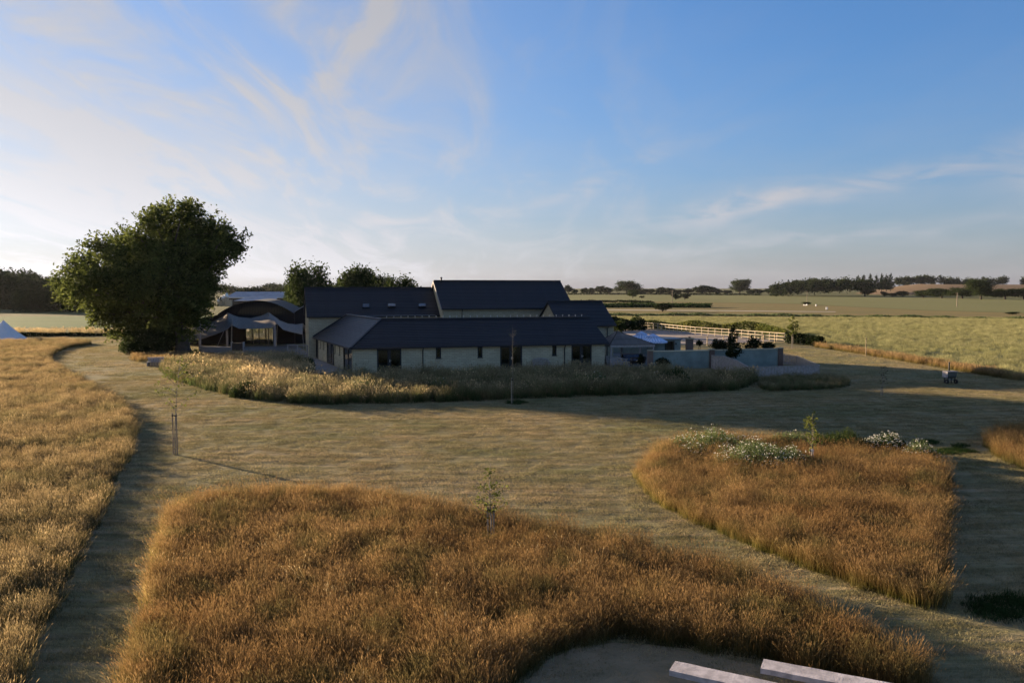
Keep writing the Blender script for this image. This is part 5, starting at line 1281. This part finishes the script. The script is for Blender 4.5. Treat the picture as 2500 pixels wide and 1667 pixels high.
def back_wall():
    a, b = GY(1470, 850, 93), GY(1600, 850, 90); a[2] = b[2] = 0; root = empty('garden_back_wall', a, 0, 'pale wall closing the garden behind the gazebo', 'wall'); r = Root(root)
    d = (b - a) / np.linalg.norm(b - a); f = Face(a, d, np.array([-d[1], d[0], 0])); L_ = np.linalg.norm(b - a)
    m = MB(); f.box(m, 0, L_, 0, .25, 0, 1.5); m.build('wall_panel', M_RENDER, root); m = MB(); f.box(m, -.05, L_ + .05, -.05, .3, 1.5, 1.58); m.build('coping', M_STONE, root)
    r.done()
back_wall()
def garden_room():
    p = GY(1637, 850, 84.5); p[2] = 0; root = empty('garden_room', p, 0.1, 'small pale green garden room with a dark opening', 'garden room')
    MB().box(-1.7, -0.55, 0, .25, 0, 2.0).box(.35, 1.1, 0, .25, 0, 2.0).box(-.55, .35, 0, .25, 1.85, 2.0).build('front_wall', M_RENDER, root)
    MB().box(-1.7, -1.45, .26, 2.4, 0, 2).box(.85, 1.1, .26, 2.4, 0, 2).box(-1.7, 1.1, 2.41, 2.6, 0, 2).build('side_wall', M_RENDER, root)
    MB().box(-1.85, 1.25, -.15, 2.7, 2.0, 2.12).build('roof', M_LEAD, root)
    MB().box(-.62, -.55, -.02, .1, 0, 1.9).box(.35, .42, -.02, .1, 0, 1.9).build('door_frame', M_DARKWOOD, root)
    MB().box(.5, .62, -.12, -.01, 1.5, 1.68).build('wall_lamp', M_BLACK, root)
garden_room()
def chimney():
    p = GY(1683, 850, 82.0); p[2] = 0; root = empty('brick_oven_chimney', p, 0.1, 'square brick chimney of an outdoor oven behind the teal wall', 'chimney')
    MB().box(-.32, .32, -.3, .3, 0, 2.25).build('stack', M_REDBRICK, root); MB().box(-.4, .4, -.38, .38, 2.25, 2.35).build('cap', M_STONE, root)
    MB().box(-1.0, -.33, -.3, .3, 0, 0.95).build('hearth', M_REDBRICK, root); MB().tube([(0, 0, 2.35), (0, 0, 2.5)], .12, 8).build('pot', M_TERRA, root)
chimney()
def shrub(name, px, py, rpx, y, label, mat, zs=1.0, leaf=0.10, clumps=140, lift=0.0, stems=True):
    rs = np.random.RandomState(int(px)); k = y / FPX; p = GY(px, py, y); r_ = rpx * k; zc = max(p[2], 0.2); root = empty(name, (p[0], p[1], lift), 0, label, 'shrub'); zc -= lift
    L_ = [(0, 0, zc, r_, r_, r_ * zs)] + [(rs.normal() * r_ * .5, rs.normal() * r_ * .5, zc + rs.normal() * r_ * .3 * zs, r_ * .5, r_ * .5, r_ * .5 * zs) for _ in range(4)]
    q, t, _ = lobes_cloud(L_, clumps, 12, r_ * .13, rs); ok = q[:, 2] > 0.02 if lift == 0 else q[:, 2] > -9
    link('foliage', cloud_mesh(name, q[ok], t[ok], leaf, rs), mat, root)
    m = MB()
    for i in range(5): limb(m, (0, 0, -0.05), (rs.normal() * r_ * .4, rs.normal() * r_ * .4, zc), 0.03, 0.01, rs, 3, 5)
    m.build('stems', M_BARK, root, uv=False)
shrub('topiary_bush', 1708, 836, 7, 83.5, 'small clipped ball bush behind the teal wall', M_LEAF_DARK, 1.0, 0.07, 110)
shrub('garden_shrub', 1755, 842, 20, 82, 'dark shrub behind the teal wall beside the conifer', M_LEAF_DARK, .7)
shrub('garden_shrub', 1838, 838, 20, 82, 'dark shrub with tall shoot right of the conifer', M_LEAF_DARK, .75)
shrub('garden_shrub', 1875, 845, 15, 81, 'lowest dark shrub at the right end of the teal wall', M_LEAF_DARK, .55)
shrub('wall_shrub', 1786, 861, 16, 73.6, 'dark shrub hanging over the front of the teal wall', M_LEAF_DARK, .75, 0.09)
shrub('ball_shrub', 1618, 886, 14, 70.5, 'round green shrub at the foot of the teal wall', M_LEAF_DARK, .8, 0.09)
shrub('foliage_clump', 1512, 795, 16, 118, 'leafy bush beside the right barn gable', M_LEAF_MID, .8, 0.14)
shrub('foliage_clump', 1553, 785, 17, 150, 'round bush at the left end of the white fence', M_LEAF_MID, .9, 0.16)
shrub('tent_shrub', 478, 866, 15, 84, 'yellow-green shrub left of the tent terrace', M_LEAF_YELLOW, .7, 0.12)
shrub('gazebo_shrub', 1566, 876, 9, 75, 'dark pot shrub at the gazebo corner post', M_LEAF_DARK, 1.2, 0.08, 90)
p = GY(1790, 855, 80); plant_tree('conifer', K_FIR[0], (p[0], p[1], 0), 2.5, GY(1790, 796, 80)[2] * 1.03, 'small dark conifer rising above the teal wall', 'conifer')

# ------------------------------------------------------------------ barbecue smoker, crate, poles, boxes
def smoker():
    p = G(2318, 936); root = empty('barbecue_smoker', p, 0.15, 'grey-green smoker barbecue on wheels on the right lawn', 'barbecue')
    m = MB()
    pts = [(-.36, z) for z in ()]
    n = 10; poly = [(-.40, -.28, .95)] + [(-.40, -.28 + .02, .62)] + [(-.40, -.25 * math.cos(a), .62 - .22 * math.sin(a)) for a in np.linspace(0.2, 2.94, n)] + [(-.40, .26, .62), (-.40, .28, .95)]
    m.prism(poly, (.8, 0, 0)).build('body', M_GREEN_METAL, root)
    MB().box(-.45, .45, -.34, .34, .95, 0.985).build('lid', M_GREYWOOD, root)
    MB().box(-.43, -.405, -.3, .3, .5, .95).build('side_shelf', M_PLANK, root)
    for s in (-1, 1):
        w = MB().tube([(s * .38 - .05, -.22, .18), (s * .38 + .05, -.22, .18)], .18, 14).build('wheel', M_RUBBER, root)
        MB().tube([(s * .38 - .055, -.22, .18), (s * .38 + .055, -.22, .18)], .08, 10).build('hub', M_STEEL, w)
        MB().bar((s * .3, .2, 0), (s * .3, .2, .5), .06, .06).build('leg', M_BLACK, root); MB().bar((s * .3, -.2, .15), (s * .3, -.2, .5), .06, .06).build('leg', M_BLACK, root)
    MB().bar((-.33, 0, .3), (.33, 0, .3), .3, .04).build('shelf', M_BLACK, root)
    MB().tube([(.0, .1, .98), (.0, .1, 1.62)], .06, 10).tube([(0, .1, 1.62), (0, .1, 1.68)], .09, 10).build('chimney', M_BLACK, root)
smoker()
def crate_seat():
    p = G(380, 893); root = empty('slatted_timber_seat', p, 0.35, 'weathered slatted timber seat at the lawn edge below the ash', 'seat')
    for i in range(6): x = -.65 + i * .24; MB().box(x, x + .2, -.05, .05, .02, .78).build('back_slat', M_GREYWOOD, root)
    for i in range(3): MB().box(-.7, .8, -.6 + i * .18, -.46 + i * .18, .40, .45).build('seat_slat', M_GREYWOOD, root)
    for x in (-.68, .72): MB().box(x - .05, x + .05, -.62, .1, 0, .4).build('leg', M_GREYWOOD, root)
    MB().box(-.72, .86, -.08, .1, .78, .83).build('top_rail', M_PLANK, root)
crate_seat()
def utility_pole(px, base, top, label, y=None):
    p = G(px, base) if y is None else GY(px, 703, y) * np.array([1, 1, 0]); h = GY(px, top, p[1])[2]
    root = empty('utility_pole', p, 0, label, 'pole'); r_ = max(0.16, p[1] * 0.00028)
    MB().tube([(0, 0, 0), (0, 0, h)], [r_, r_ * .75], 8).build('shaft', M_WOOD, root); MB().bar((-.7, 0, h - .4), (.7, 0, h - .4), .12, .12).build('cross_arm', M_WOOD, root)
utility_pole(1641, 746, 708, 'tall utility pole near the row crop')
utility_pole(1970, 740, 712, 'utility pole left of the small white boxes')
utility_pole(2336, 749, 714, 'pale utility pole in the right green field')
utility_pole(2456, 728, 709, 'utility pole before the right hedge trees')
utility_pole(2268, 727, 709, 'utility pole before the sunlit low tree')
for i, (px, py, w, lab) in enumerate(((1962, 747, .7, 'tiny white hive box, left of three'), (1966, 747, .7, 'tiny white hive box, middle of three'), (1970, 746.5, .8, 'tiny white hive box, right of three'), (1992, 748, 1.0, 'white box apart from the three hives'), (2018, 757, 1.4, 'larger white box in the orange grass'))):
    p = G(px, py); root = empty('white_hive', p, 0.2 * i, lab, 'hive'); w *= 0.42
    MB().box(-w / 2, w / 2, -w / 2, w / 2, .2, w * 1.2 + .2).build('box', M_WHITE, root); MB().box(-w * .55, w * .55, -w * .55, w * .55, w * 1.2 + .2, w * 1.2 + .3).build('lid', M_WHITE, root); MB().box(-w * .4, w * .4, -w * .4, w * .4, 0, .2).build('stand', M_WOOD, root)

structure(sheet('seating_clearing', P((1215, 1740), (1262, 1690), (1335, 1614), (1400, 1584), (1500, 1570), (1600, 1577), (1700, 1596), (1850, 1624), (2000, 1667), (2120, 1720)), M_CLEAR, 0.02), 'worn pale brown clearing around the plank benches', 'clearing')
# ------------------------------------------------------------------ flower clumps on the island meadow
def flower_clump(px, py, wpx, hpx, label, seed, flowers=0.5, mat=None, name='flower_clump'):
    rs = np.random.RandomState(seed); p = G(px, py); k = p[1] / FPX; w, h = wpx * 1.22 * k / 2, hpx * k * 1.12; root = empty(name, p, 0, label, 'flowers')
    n = int(520 * w); a = rs.uniform(0, 6.28, n); r_ = np.sqrt(rs.uniform(0, 1, n)); x, y = np.cos(a) * r_ * w, np.sin(a) * r_ * w * .75
    top = h * (1 - .45 * r_ ** 2) * rs.uniform(.6, 1.12, n) * (1 + .18 * np.sin(x * 3.1 + seed) * np.cos(y * 2.7))
    m = MB(); V, Q, T = [], [], []
    for i in range(n):
        b = len(V); wx = .006; lx, ly = rs.normal(size=2) * .06
        V += [(x[i] - wx, y[i], 0), (x[i] + wx, y[i], 0), (x[i] + lx + wx, y[i] + ly, top[i]), (x[i] + lx - wx, y[i] + ly, top[i])]; Q.append((b, b + 1, b + 2, b + 3)); T += [.4] * 4
    nl = n * 6; i = rs.randint(0, n, nl); t = rs.uniform(0.05, 0.97, nl); C = np.column_stack([x[i], y[i], top[i] * t]) + rs.normal(size=(nl, 3)) * .05
    C[:, 2] = np.maximum(C[:, 2], .02)
    v, q, r2 = leaf_quads(C, 0.045, rs, 3.2); q = q + len(V)
    link('stems_and_leaves', np_mesh(name, np.concatenate([np.array(V), v]), np.concatenate([np.array(Q), q]), attrs={'rnd': np.concatenate([T, r2])}), mat or M_LEAF_HERB, root)
    if flowers:
        f = rs.uniform(size=n) < flowers * .8; c = np.column_stack([x[f], y[f], top[f] + .03]); c = np.repeat(c, 3, 0) + rs.normal(size=(3 * len(c), 3)) * np.array([.04, .04, .012])
        me = cloud_mesh(name + '_heads', c, rs.uniform(0, 1, len(c)), 0.042, rs, 1.1); tag(link('flower_heads', me, M_PETAL, root), kind='stuff')
flower_clump(1735, 1112, 170, 55, 'pinkish white flowering clump at the far left of the island', 1, .22)
flower_clump(1700, 1128, 120, 34, 'low pale flowering clump at the near left of the island', 2, .3)
flower_clump(1858, 1150, 195, 62, 'largest white flowering clump in the island meadow', 3, .45)
flower_clump(1815, 1098, 90, 34, 'small pale flowering clump behind the largest clump', 4, .35)
flower_clump(1925, 1100, 75, 46, 'plain green leafy clump left of the island sapling', 5, 0.03, None, 'leafy_clump')
flower_clump(2045, 1105, 120, 48, 'plain dark green clump right of the island sapling', 6, 0.0, M_LEAF_MID, 'leafy_clump')
flower_clump(2160, 1105, 100, 38, 'dark clump of white daisies beyond the green clump', 7, .6, M_LEAF_MID)
flower_clump(2245, 1128, 75, 40, 'rightmost pale flowering clump on the island', 8, .3)

for i, (x, y, w, h, lab) in enumerate(((610, 968, 80, 34, 'dark green leafy clump at the front left of the grass bank'), (1088, 968, 76, 40, 'rounded green clump in the middle of the grass bank'), (742, 908, 44, 38, 'green clump at the terrace end of the grass bank'),
        (1440, 950, 90, 36, 'green clump in the grass bank below the right doors'), (1640, 945, 80, 40, 'green clump in the grass bank below the teal wall'), (880, 968, 90, 34, 'dark clump in the grass bank below the corner doors'))):
    flower_clump(x, y, w, h, lab, 40 + i, 0.04, M_LEAF_MID if i % 2 == 0 else M_LEAF_HERB, 'leafy_clump')

# ------------------------------------------------------------------ air
HAZE_DENSITY = 0.00002
if HAZE_DENSITY:
    hz = MB().box(-2900, 2900, -60, 2800, -2.2, 60).build('haze', None, uv=False)
    m = bpy.data.materials.new('haze_air'); m.use_nodes = True; t = m.node_tree; t.nodes.clear()
    o = t.nodes.new('ShaderNodeOutputMaterial'); v = t.nodes.new('ShaderNodeVolumePrincipled'); v.inputs['Color'].default_value = (0.86, 0.9, 1.0, 1)
    v.inputs['Density'].default_value = HAZE_DENSITY; v.inputs['Anisotropy'].default_value = 0.35; t.links.new(v.outputs[0], o.inputs['Volume'])
    hz.data.materials.append(m); tag(hz, 'thin evening haze over the fields', 'haze', kind='stuff')
